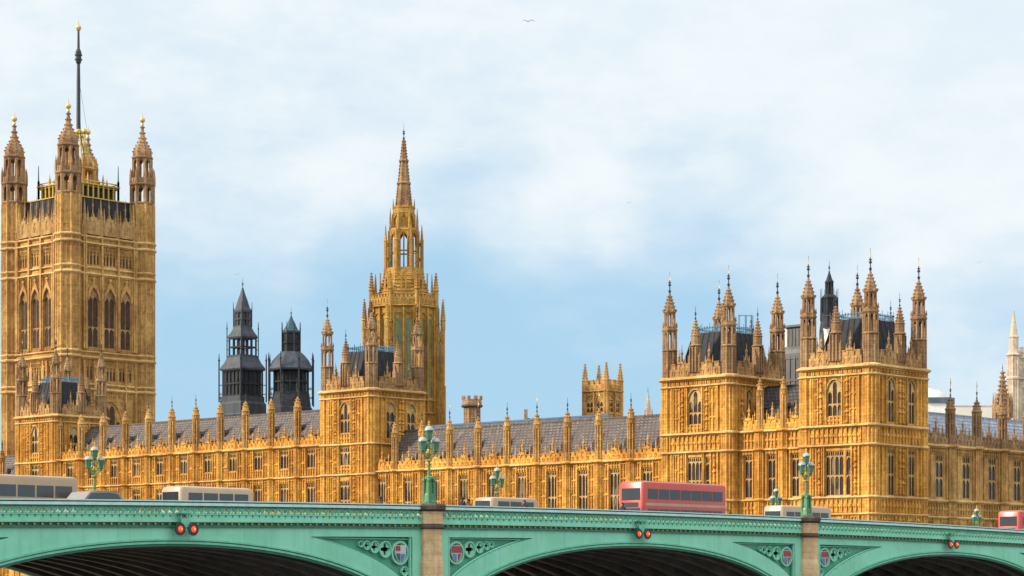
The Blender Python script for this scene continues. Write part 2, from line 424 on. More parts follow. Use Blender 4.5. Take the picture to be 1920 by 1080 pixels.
def battlement(mb, x0, x1, z, base=.95, mh=.45, step=1.05, d0=-.10, d1=.28, carve=True):
    mb.box(x0, x1, d0, d1, z, z+base)
    n = max(1, round((x1-x0)/step)); st = (x1-x0)/n
    for i in range(n):
        a = x0+i*st
        mb.box(a+st*.2, a+st*.8, d0, d1, z+base+.002, z+base+mh)
        mb.box(a+st*.15, a+st*.85, d0-.06, d1+.05, z+base+mh+.002, z+base+mh+.1)
        if carve: mb.flat([(a+st*.3, z+.2), (a+st*.7, z+.2), (a+st*.7, z+base*.7), (a+st*.5, z+base*.98), (a+st*.3, z+base*.7)], [[(a+st*.38, z+.28), (a+st*.62, z+.28), (a+st*.62, z+base*.66), (a+st*.5, z+base*.84), (a+st*.38, z+base*.66)]], d0-.09, d0+.01)
def gablet(mb, x, z, w=1.5, h=2.1, fin=1.7, d0=-.16, d1=.3):
    """stepped parapet gable with a niche and a finial"""
    mb.flat([(x-w/2, z), (x+w/2, z), (x+w/2, z+h*.62), (x+w*.36, z+h*.62), (x+w*.30, z+h*.80), (x+w*.1, z+h*.82), (x, z+h), (x-w*.1, z+h*.82), (x-w*.30, z+h*.80), (x-w*.36, z+h*.62), (x-w/2, z+h*.62)],
            [[(x-w*.17, z+h*.16), (x+w*.17, z+h*.16), (x+w*.17, z+h*.5), (x, z+h*.68), (x-w*.17, z+h*.5)]], d0, d1)
    mb.box(x-w*.2, x+w*.2, d0+.12, d1, z+.1, z+h*.7)
    mb.lathe(x, (d0+d1)/2, [(.17, z+h*.9), (.13, z+h*.9+fin*.35), (.20, z+h*.9+fin*.4), (.20, z+h*.9+fin*.48), (.09, z+h*.9+fin*.56), (.02, z+h*.9+fin)], 6)
    for q in (-1, 1): mb.lathe(x+q*w*.44, (d0+d1)/2, [(.13, z+h*.55), (.11, z+h*.75), (.02, z+h*1.05)], 4)
def crockets(mb, cx, cy, prof, n=8, size=.12, step=.42, rot=None):
    """leaf knobs climbing the arrises of a cap, spire or ogee"""
    if rot is None: rot = PI/n
    for j in range(len(prof)-1):
        r0, z0 = prof[j]; r1, z1 = prof[j+1]
        L = math.hypot(r1-r0, z1-z0); k = int(L/step)
        for q in range(k):
            u = (q+.5)/max(k, 1); r = r0+(r1-r0)*u+size*.35; z = z0+(z1-z0)*u
            for i in range(n):
                a = rot+2*PI*i/n; x = cx+r*math.cos(a); y = cy+r*math.sin(a)
                mb.box(x-size/2, x+size/2, y-size/2, y+size/2, z-size*.35, z+size*.6)
KIT = {}
def kit(key, fn):
    if key not in KIT: KIT[key] = fn()
    return KIT[key]
def finial_mesh(h=2.6, mat='dark_iron'):
    def f():
        mb = MB(); k = h/2.6
        mb.lathe(0, 0, [(.14*k, -.1), (.10*k, .25*k), (.18*k, .38*k), (.18*k, .45*k), (.07*k, .58*k), (.06*k, .95*k), (.19*k, 1.05*k), (.19*k, 1.13*k), (.10*k, 1.28*k), (.05*k, 1.6*k), (.03, 1.75*k), (.022, 2.6*k)], 6)
        mb.box(-.22*k, .22*k, -.04, .04, 1.36*k, 1.44*k); mb.box(-.04, .04, -.22*k, .22*k, 1.37*k, 1.45*k)
        return mb.mesh('finial', mat)
    return kit(('finial', h, mat), f)
def vane_mesh():
    def f():
        mb = MB(); mb.flat([(-.02, 0), (.22, .06), (.18, .17), (.23, .28), (-.02, .34)], [], -.02, .02); mb.box(-.02, .02, -.03, .03, -.3, .75)
        return mb.mesh('vane', 'pale_gold')
    return kit('vane', f)
def open_stage(mb, R, z0, z1, w, n=8, arch=True, core=None):
    for i in range(n):
        a = PI/n+2*PI*i/n; mb.lathe(R*math.cos(a), R*math.sin(a), [(w/2*1.2, z0), (w/2*1.2, z1)], 4, a)
    if arch:
        for i in range(n):
            a0 = PI/n+2*PI*i/n; a1 = a0+2*PI/n
            for q in (0, 1):   # little spandrels under the head
                p = (R*math.cos(a0), R*math.sin(a0)); p2 = (R*math.cos(a1), R*math.sin(a1))
                if q: p, p2 = p2, p
                L = math.dist(p, p2); d = ((p2[0]-p[0])/L, (p2[1]-p[1])/L)
                nrm = (-d[1], d[0]); t_ = w*.3
                A = [(p[0]+nrm[0]*s*t_, p[1]+nrm[1]*s*t_, z1) for s in (-.5, .5)]
                B = [(p[0]+d[0]*L*.5+nrm[0]*s*t_, p[1]+d[1]*L*.5+nrm[1]*s*t_, z1) for s in (-.5, .5)]
                C = [(p[0]+nrm[0]*s*t_, p[1]+nrm[1]*s*t_, z1-L*.8) for s in (-.5, .5)]
                D = [(p[0]+d[0]*L*.34+nrm[0]*s*t_, p[1]+d[1]*L*.34+nrm[1]*s*t_, z1-L*.28) for s in (-.5, .5)]
                mb.add(A+B+D+C, [(0, 2, 4, 6), (1, 7, 5, 3), (0, 1, 3, 2), (2, 3, 5, 4), (4, 5, 7, 6), (6, 7, 1, 0)])
    if core: mb.lathe(0, 0, [(core, z0), (core, z1)], n)
def oct_panels(mb, R, z0, z1, w=.16, rows=(), n=8):
    """arris shafts and tie bands on an octagonal shaft"""
    for i in range(n):
        a = PI/n+2*PI*i/n; mb.lathe(R*math.cos(a), R*math.sin(a), [(w*.7, z0), (w*.7, z1)], 4, a)
        am = 2*PI*i/n; Rm = R*math.cos(PI/n)
        mb.lathe(Rm*math.cos(am), Rm*math.sin(am), [(w*.42, z0), (w*.42, z1)], 4, am)
    for z in rows: mb.lathe(0, 0, [(R*1.04, z-.07), (R*1.07, z), (R*1.04, z+.07)], n)
def turret_mesh():
    """octagonal angle turret from the parapet string up: panelled base, two open lantern stages, crocketed ogee cap"""
    def f():
        mb = MB()
        mb.lathe(0, 0, [(1.0, 0), (1.0, 4.0)], 8); oct_panels(mb, 1.0, 0, 3.95, .17, (.1, 1.3, 2.6))
        mb.lathe(0, 0, [(1.14, 4.0), (1.18, 4.12), (1.0, 4.25)], 8)
        open_stage(mb, .92, 4.25, 6.55, .30)
        mb.lathe(0, 0, [(.95, 6.5), (1.18, 6.75), (1.18, 6.95), (1.06, 7.0), (1.06, 7.25), (.80, 7.35)], 8)
        for i in range(8):
            a = PI/8+2*PI*i/8; mb.spike(1.06*math.cos(a), 1.06*math.sin(a), .14, 7.2, 7.9)
        open_stage(mb, .72, 7.35, 9.05, .24)
        mb.lathe(0, 0, [(.76, 9.0), (.98, 9.22), (.98, 9.34), (.82, 9.4)], 8)
        cap = [(.78, 9.4), (.77, 9.75), (.66, 10.2), (.47, 10.7), (.30, 11.1), (.20, 11.5), (.12, 11.8)]
        mb.lathe(0, 0, cap, 8); crockets(mb, 0, 0, cap, 8, .15, .40)
        for i in range(8):
            a = PI/8+2*PI*i/8; mb.box(.94*math.cos(a)-.1, .94*math.cos(a)+.1, .94*math.sin(a)-.1, .94*math.sin(a)+.1, 9.3, 9.6)
        return mb.mesh('turret', 'brown_stone')
    return kit('turret', f)
def turret(parent, x, y, z, s=1.):
    t_ = put('turret', turret_mesh(), parent, (x, y, z), 0, (s*.93, s*.93, s))
    f = put('finial', finial_mesh(3.0), t_, (0, 0, 11.6)); put('vane', vane_mesh(), t_, (0, 0, 13.5), random.uniform(-.5, .5))
def pinnacle_mesh(mat, key, h=5.4, r=.52):
    """octagonal buttress pinnacle: slim slit stage, crocketed cap"""
    def f():
        mb = MB()
        mb.lathe(0, 0, [(r*1.06, -.3), (r*1.06, 1.1), (r*.98, 1.2)], 8); oct_panels(mb, r*1.06, -.2, 1.1, .10)
        mb.lathe(0, 0, [(r*.66, 1.1), (r*.66, h)], 8)
        for i in range(8):
            a = PI/8+2*PI*i/8; mb.lathe(r*.9*math.cos(a), r*.9*math.sin(a), [(.13, 1.15), (.13, h-.1)], 4, a)
        mb.lathe(0, 0, [(r*1.0, 2.6), (r*1.12, 2.7), (r*1.0, 2.8)], 8)
        for i in range(8):
            a = 2*PI*i/8; Rm = r*.84
            mb.box(Rm*math.cos(a)-.12, Rm*math.cos(a)+.12, Rm*math.sin(a)-.12, Rm*math.sin(a)+.12, h-.6, h-.15)
        mb.lathe(0, 0, [(r*.95, h-.2), (r*1.25, h), (r*1.25, h+.12), (r*1.0, h+.2)], 8)
        cap = [(r*1.0, h+.2), (r*.92, h+.55), (r*.62, h+1.0), (r*.32, h+1.4), (r*.2, h+1.7)]
        mb.lathe(0, 0, cap, 8); crockets(mb, 0, 0, cap, 8, .15, .36)
        return mb.mesh('pinnacle', mat)
    return kit(('pin', key), f)
def pinnacle(parent, x, y, z, mat='honey_stone', key='a', h=5.4, r=.52, fin=1.5, vane=False):
    p = put('pinnacle', pinnacle_mesh(mat, key+mat, h, r), parent, (x, y, z))
    put('finial', finial_mesh(fin*1.25), p, (0, 0, h+1.6))
    if vane: put('vane', vane_mesh(), p, (0, 0, h+1.6+fin*1.15))
    return p
def dormer_mesh(mat='dark_slate'):
    def f():
        mb = MB(); mb.flat([(-.32, 0), (.32, 0), (.32, .75), (0, 1.35), (-.32, .75)], [], -.2, 1.6)
        mb.flat([(-.42, .62), (0, 1.42), (.42, .62), (.42, .74), (0, 1.60), (-.42, .74)], [], -.32, 1.8)
        mb.lathe(0, -.2, [(.05, 1.5), (.09, 1.75), (.02, 2.2)], 5)
        return mb.mesh('dormer', mat)
    return kit('dormer', f)

# ------------------------------------------------------------------ palace towers on the river front
def pavilion_tower(label, x, y, Wd, D, strings, bands, fwin, nwin, zp, lower, name='pavilion_tower'):
    T = thing(name, label, 'tower', (x, y, GZ), 0, 'square pavilion towers of the palace')
    H = zp
    F = ((-Wd, 0, 0), (1, 0, 0), (0, 1, 0)); Nn = ((0, 0, 0), (0, 1, 0), (-1, 0, 0))
    mb = MB()
    mb.frame(*F); mb.wall(0, Wd, 0, H, [(Wd+w[0]-w[2]/2, Wd+w[0]+w[2]/2, w[1], w[1]+w[3]) for w in fwin])
    fx = []
    for w in fwin: fx += [(Wd+w[0]-w[2]/2, Wd+w[0]+w[2]/2, w[1], w[1]+w[3])]
    def deco(L, wins, front):
        zs = [s_[0] for s_ in strings]
        for a, b in zip(zs[:-1], zs[1:]):
            if (a, b) in bands or b-a < 1.2: continue
            ops = [o for o in wins if o[2] < b and o[3] > a]
            edges = sorted([1.75]+[e for o in ops for e in (o[0], o[1])]+[L-1.75])
            for k in range(0, len(edges)-1, 2):
                l, r = edges[k], edges[k+1]
                wd = r-l
                if wd < .35: continue
                strips(mb, (l+.12, r-.12), a+.3, b-.1, .18, .16)
                if wd > 1.3:
                    c = (l+r)/2
                    nn = max(1, round((b-a)/2.0)); hh = (b-a-.5)/nn
                    if wd > 2.2:
                        for q in (l+.45, r-.45): strips(mb, (q,), a+.3, b-.1, .10, .12)
                        cs = (l+wd*.36, l+wd*.64) if not front else ((r-.85,) if k == 0 else (l+.85,))
                        if front: panels(mb, (l+.3 if k == 0 else l+1.3), (r-1.3 if k == 0 else r-.3), a+.3, b-.15, .5, 2.2)
                    else: cs = (c,)
                    for cc in cs:
                        for j in range(nn): niche(mb, cc, a+.55+j*hh, hh*.86, .5)
            for o in ops:   # sill panel and head panel by each window
                if o[2]-a > .7: band(mb, o[0], o[1], a+.3, o[2]-.05, .6, True)
        for a, b in bands: band(mb, 1.6, L-1.6, a+.3, b-.08, .72)
    deco(Wd, fx, True)
    mb.frame(*Nn); nx = [(w[0]-w[2]/2, w[0]+w[2]/2, w[1], w[1]+w[3]) for w in nwin]
    mb.wall(0, D, 0, H, nx); deco(D, nx, False)
    mb.frame(); mb.box(-Wd, -Wd+.4, .01, D, 0, H); mb.box(-Wd+.41, -.01, D-.4, D, 0, H); mb.box(-Wd+.41, -.41, .45, D-.41, H-.6, H-.2)
    mb.build('wall', 'honey_stone', T)
    for w in fwin: window(T, w[0], 0, w[1], *w[2:4], *w[4:])
    for w in nwin: window(T, 0, w[0], w[1], *w[2:4], *w[4:], rz=PI/2)
    for z, t_, p in strings:
        mb = MB()
        mb.frame(*F); string(mb, .6, Wd-.6, z, t_, p); mb.frame(*Nn); string(mb, .6, D-.6, z, t_, p)
        for cx, cy in ((-Wd+.8, .8), (-.8, .8), (-.8, D-.8)):
            mb.frame(); mb.lathe(cx, cy, [(1.1, z-t_*.5), (1.1+p, z), (1.1+p, z+t_*.5), (1.1, z+t_)], 8)
        mb.build('string_course', 'honey_trim', T)
    mb = MB()
    for fr, L in ((F, Wd), (Nn, D), (((-Wd, D, 0), (0, -1, 0), (1, 0, 0)), D), (((0, D, 0), (-1, 0, 0), (0, -1, 0)), Wd)):
        mb.frame(*fr); battlement(mb, 1.5, L-1.5, zp+.3, 1.15, .6, 1.15)
        for q in (.30, .70): gablet(mb, L*q, zp+.3, 1.35, 2.6, 2.0)
    mb.build('parapet', 'parapet_stone', T)
    # angle shafts then lantern turrets
    cs = [(-Wd+.8, .8), (-.8, .8), (-.8, D-.8), (-Wd+.8, D-.8)]
    def sh():
        mb = MB(); mb.lathe(0, 0, [(1.06, 0), (1.06, zp)], 8); oct_panels(mb, 1.06, 0, zp, .2, [z for s_ in strings[:0] for z in s_]+[q*1.75+3 for q in range(int((zp-3)/1.75))])
        return mb.mesh('angle_shaft', 'honey_stone')
    shm = kit(('shaft', zp), sh)
    for cx, cy in cs[:3]: put('angle_shaft', shm, T, (cx, cy, 0))
    for cx, cy in cs: turret(T, cx, cy, zp)
    # steep iron-crested roof
    mb = MB(); i0, i1, z0, z1 = 1.6, 3.1, zp+.2, zp+6.4
    mb.add([(-Wd+i0, i0, z0), (-i0, i0, z0), (-i0, D-i0, z0), (-Wd+i0, D-i0, z0), (-Wd+i1, i1, z1), (-i1, i1, z1), (-i1, D-i1, z1), (-Wd+i1, D-i1, z1)],
           [(0, 1, 5, 4), (1, 2, 6, 5), (2, 3, 7, 6), (3, 0, 4, 7), (4, 5, 6, 7)])
    for a, b in (((-Wd+i0, i0), (-Wd+i1, i1)), ((-i0, i0), (-i1, i1)), ((-i0, D-i0), (-i1, D-i1))): mb.tube([(*a, z0), (*b, z1)], .12, 5)
    n = 6
    for i in range(1, n):
        u = i/n
        mb.tube([(-Wd+i0+(Wd-2*i0)*u, i0-.02, z0), (-Wd+i1+(Wd-2*i1)*u, i1-.02, z1)], .07, 4)
        mb.tube([(-i0+.02, i0+(D-2*i0)*u, z0), (-i1+.02, i1+(D-2*i1)*u, z1)], .07, 4)
    R = mb.build('roof', 'black_lead', T)
    mb = MB()
    for (ax, ay), (bx, by) in ((( -Wd+i1, i1), (-i1, i1)), ((-i1, i1), (-i1, D-i1)), ((-Wd+i1, D-i1), (-i1, D-i1)), ((-Wd+i1, i1), (-Wd+i1, D-i1))):
        L = math.dist((ax, ay), (bx, by)); k = int(L/.42)
        for z in (z1+.12, z1+.55): mb.tube([(ax, ay, z), (bx, by, z)], .045, 4)
        for i in range(k+1):
            u = i/k; px, py = ax+(bx-ax)*u, ay+(by-ay)*u
            mb.post(px, py, .06, z1, z1+(1.25 if i % 3 == 0 else .85))
            mb.box(px-.1, px+.1, py-.1, py+.1, z1+.62, z1+.74)
    mb.build('cresting', 'iron_blue', R)
    if lower == 'frame':      # roof access frame of pale blue scaffold tube
        mb = MB(); ax, ay = -i1-.6, D-i1-1.0
        for dx in (-.9, 0, .9):
            for dy in (0, 1.2): mb.tube([(ax+dx*.55, ay+dx*.9+dy*.2, z1-2.5), (ax+dx*.55, ay+dx*.9+dy*.2, z1+2.6)], .05, 5)
        for zz_ in (-.6, .9, 2.5): mb.tube([(ax-.5, ay-.81, z1+zz_), (ax+.5, ay+.81, z1+zz_)], .05, 5)
        mb.build('access_frame', 'iron_blue', R)
    # tall gable turrets in the middle of each face
    def mid():
        mb = MB(); mb.box(-.62, .62, -.35, .55, 0, 3.4); strips(mb.frame((0, -.35, 0)), (-.5, 0, .5), 0, 3.3, .12, .12); mb.frame()
        mb.lathe(0, .1, [(.78, 3.4), (.86, 3.5), (.70, 3.65)], 8)
        mb.lathe(0, .1, [(.62, 3.65), (.62, 4.7), (.72, 4.8), (.55, 4.9), (.10, 6.9)], 8); oct_p = [(.55, 4.9), (.10, 6.9)]
        crockets(mb, 0, .1, oct_p, 8, .14, .4)
        for q in (-.75, .75):
            mb.box(q-.22, q+.22, -.3, .3, 0, 2.2); mb.spike(q, 0, .25, 2.2, 3.2)
        return mb.mesh('gable_turret', 'brown_stone')
    mm = kit('mid', mid)
    for loc, rz in (((-Wd/2, 0, zp+.9), 0), ((0, D/2, zp+.9), PI/2), ((-Wd/2, D, zp+.9), PI)):
        g = put('gable_turret', mm, T, loc, rz); put('finial', finial_mesh(1.9), g, (0, .1, 6.8))
    return T

# north pair, at the end of the river front
ST = [(7.2, .25, .2), (11.7, .25, .22), (13.8, .3, .25), (20.3, .3, .3), (22.7, .32, .34), (29.0, .28, .26), (30.0, .42, .48)]
BD = [(11.7, 13.8), (20.3, 22.7), (29.0, 30.0)]
pavilion_tower('square orange stone tower at the palace corner, two dark arched windows on its side', -152.7, 231, 10.9, 12.6, ST, BD,
    [(-5.6, 24.0, 2.2, 4.7, 3, (.33,), True), (-5.6, 14.1, 2.7, 5.6, 4, (.45,), False), (-3.5, 14.1, .85, 5.6, 1, (.45,), False), (-5.6, 8, 2.6, 3.2, 4, (), False)],
    [(4.0, 23.2, 2.0, 5.6, 3, (.47,), True), (8.7, 23.2, 2.0, 5.6, 3, (.47,), True), (4.0, 14.1, 2.0, 5.8, 3, (.46,), False), (8.7, 14.1, 2.0, 5.8, 3, (.46,), False), (4, 8, 1.6, 3, 3, (), False), (8.7, 8, 1.6, 3, 3, (), False)], 30.0, None)
pavilion_tower('square stone tower with slate roof beside the lower gabled link, near the red bus', -174.6, 231, 11.4, 12.4, ST, BD,
    [(-5.7, 24.0, 2.3, 4.7, 3, (.33,), True), (-5.7, 14.1, 2.6, 5.6, 4, (.45,), False), (-3.6, 14.1, .9, 5.6, 1, (.45,), False)],
    [(4.0, 23.2, 1.6, 5.4, 3, (.47,), True), (8.6, 23.2, 1.6, 5.4, 3, (.47,), True)], 30.0, 'frame')
ST2 = [(11.5, .3, .22), (19.4, .3, .28), (24.0, .32, .3), (31.1, .28, .26), (32.1, .42, .48)]
BD2 = [(31.1, 32.1)]
cf = [(-5.7, 25.8, 2.4, 4.8, 3, (.42,), True), (-5.7, 20.9, 2.5, 2.8, 3, (), False), (-5.7, 13.6, 2.5, 5.0, 3, (.4,), False)]
cn = [(4.0, 24.9, 2.0, 5.6, 2, (.46,), True), (8.4, 24.9, 2.0, 5.6, 2, (.46,), True)]
pavilion_tower('square orange stone tower just before the tall crocketed spire', -241.9, 231, 11.4, 11.4, ST2, BD2, cf, cn, 32.1, None)
pavilion_tower('square stone tower standing before the great tower with the flagstaff', -321.9, 231, 11.7, 11.4, ST2, BD2, cf, cn, 32.1, None)

# ------------------------------------------------------------------ palace ranges
def palace_range(label, x, y, rz, n, bw, strings, bands, wins, zp, D, ridge, roofmat, skip=(), pin=(5.4, .50), stonemat='honey_stone', finx=True, vanes=(), upper='tower_stone', dorm=True, parmat=None, ph=1.0):
    T = thing('palace_range', label, 'palace range', (x, y, GZ), rz)
    L = n*bw
    ops = []
    for i in range(n):
        c = (i+.5)*bw
        for w in wins: ops.append((c+w[0]-w[2]/2, c+w[0]+w[2]/2, w[1], w[1]+w[3]))
    mb = MB(); mb.wall(0, L, 0, zp, ops)
    zs = [0]+[s_[0] for s_ in strings]
    for i in range(n):
        c = (i+.5)*bw
        for a, b in zip(zs[:-1], zs[1:]):
            if b < 8 or (a, b) in bands or b-a < 1.2: continue
            o = [w for w in wins if w[1] < b and w[1]+w[3] > a]
            hw = max([abs(w[0])+w[2]/2 for w in o], default=.9)
            for q in (-1, 1):
                e0 = c+q*(hw+.12); e1 = c+q*(bw/2-.72)
                lo, hi = min(e0, e1), max(e0, e1)
                strips(mb, (e0,), a+.28, b-.08, .16, .15)
                if hi-lo > .7:
                    strips(mb, (e1,), a+.28, b-.08, .12, .10)
                    k = max(1, round((b-a)/2.3)); hh = (b-a-.4)/k
                    for j in range(k):
                        if hi-lo > 1.0: panels(mb, lo+.1, hi-.1, a+.35+j*hh, a+.3+j*hh+hh*.92, .42, 3)
                        else: niche(mb, (lo+hi)/2, a+.5+j*hh, hh*.84, .42)
            if o:
                zb = min(w[1] for w in o); zt = max(w[1]+w[3] for w in o)
                if zb-a > .7: band(mb, c-hw, c+hw, a+.3, zb-.06, .5, False)
                if b-zt > .5: band(mb, c-hw, c+hw, zt+.05, b-.12, .45, True)
        for a, b in bands: band(mb, c-bw/2+.7, c+bw/2-.7, a+.28, b-.08, .62)
    mb.box(0, L, D-.4, D, 0, zp); mb.box(0, .35, .36, D-.41, 0, zp); mb.box(L-.35, L, .36, D-.41, 0, zp)
    mb.build('wall', stonemat, T)
    for i in range(n):
        c = (i+.5)*bw
        for w in wins: window(T, c+w[0], 0, w[1], *w[2:4], *w[4:])
    for z, t_, p in strings:
        mb = MB(); string(mb, 0, L, z, t_, p); mb.build('string_course', 'honey_trim', T)
    mb = MB(); battlement(mb, 0, L, zp+.3, .75*ph, .38*ph, .92)
    for i in range(n):
        c = (i+.5)*bw; gablet(mb, c, zp+.3, 1.35, 1.9*ph, 1.8)
        for q in (-.24, .24): mb.lathe(c+q*bw, .08, [(.10, zp+1), (.09, zp+2.0), (.14, zp+2.1), (.02, zp+2.8)], 5)
    mb.build('parapet', parmat or 'honey_stone', T)
    def bt():
        mb = MB(); mb.lathe(0, 0, [(.66, 0), (.66, zp)], 8); oct_panels(mb, .66, 0, zp, .13)
        for z, t_, p in strings: mb.lathe(0, 0, [(.70, z-.14), (.70+p, z), (.70+p, z+t_*.5), (.70, z+t_)], 8)
        return mb.mesh('buttress', stonemat)
    bm = kit(('but', zp, stonemat, tuple(strings)), bt)
    for i in range(n+1):
        if i in skip: continue
        put('buttress', bm, T, (i*bw, -.05, 0)); pinnacle(T, i*bw, -.05, zp+.3, upper, 'r%.1f%.2f' % pin, pin[0], pin[1], 1.5, i in vanes)
    mb = MB(); e = .9
    zt = ridge; ym = D*.5
    mb.add([(0, e, zp-.2), (L, e, zp-.2), (L, ym, zt), (0, ym, zt), (L, D-e, zp-.2), (0, D-e, zp-.2)], [(0, 1, 2, 3), (3, 2, 4, 5), (0, 3, 5), (1, 4, 2)])
    mb.box(0, L, ym-.12, ym+.12, zt-.05, zt+.15)
    R = mb.build('roof', roofmat, T)
    if dorm:
        sl = (zt-zp+.2)/(ym-e)
        for i in range(n):
            for q, u in ((-.22, .10), (.22, .10), (.0, .50)):
                zz = zp-.2+u*(zt-zp); yy = e+(zz-zp+.2)/sl
                put('dormer', dormer_mesh(), R, ((i+.5+q)*bw, yy-.15, zz), 0, (1, 1, 1) if u < .3 else (.6, .6, .6))
    return T
w3 = [(0, 11.9, 1.9, 6.8, 3, (.47,), False)]
palace_range('long orange wing with brown slate roof between the spire and the far right towers', -243.5, 232, 0, 10, 5.72,
    [(11.0, .28, .2), (19.7, .34, .36)], [], w3, 19.7, 12, 26.2, 'brown_slate', skip=(0,), vanes=(3, 4, 6, 8))
palace_range('tall orange centre range with slate roof below the two black lanterns', -321.7, 232, 0, 11, 6.22,
    [(11.2, .28, .22), (19.4, .30, .26), (24.2, .34, .36)], [], [(0, 20.9, 2.2, 2.9, 3, (), False), (0, 12.3, 2.1, 6.2, 3, (.45,), False)], 24.2, 13.0, 30.4, 'brown_slate', skip=(11,), pin=(5.9, .55))
palace_range('narrow stone link with three gablets between the two far right towers', -174.6, 232.6, 0, 3, 3.72,
    [(7.2, .25, .2), (11.7, .25, .22), (13.8, .3, .25), (20.3, .3, .28), (22.7, .34, .34)], [(11.7, 13.8), (20.3, 22.7)],
    [(0, 14.2, 1.35, 5.5, 2, (.45,), False)], 22.7, 12, 29.0, 'dark_slate', skip=(0, 3), pin=(5.0, .40))
palace_range('brown stone north side of the palace with pale blue slate roof', -153.6, 243.9, PI/2, 10, 6.55,
    [(11.6, .25, .22), (13.7, .3, .25), (20.8, .34, .36)], [(11.6, 13.7)],
    [(-1.75, 14.2, .7, 5.6, 1, (.46,), False), (.75, 14.2, 1.9, 5.6, 2, (.46,), False)], 20.8, 12, 25.8, 'blue_slate', skip=(0,), pin=(4.6, .58), upper='brown_stone', vanes=(1, 2), parmat='brown_stone', dorm=False, stonemat='tower_stone', ph=1.15)
palace_range('far south wing of the palace just showing past the left edge tower', -333.6-28, 232, 0, 5, 5.6,
    [(11.0, .28, .2), (19.7, .34, .36)], [], w3, 19.7, 12, 26.2, 'brown_slate')

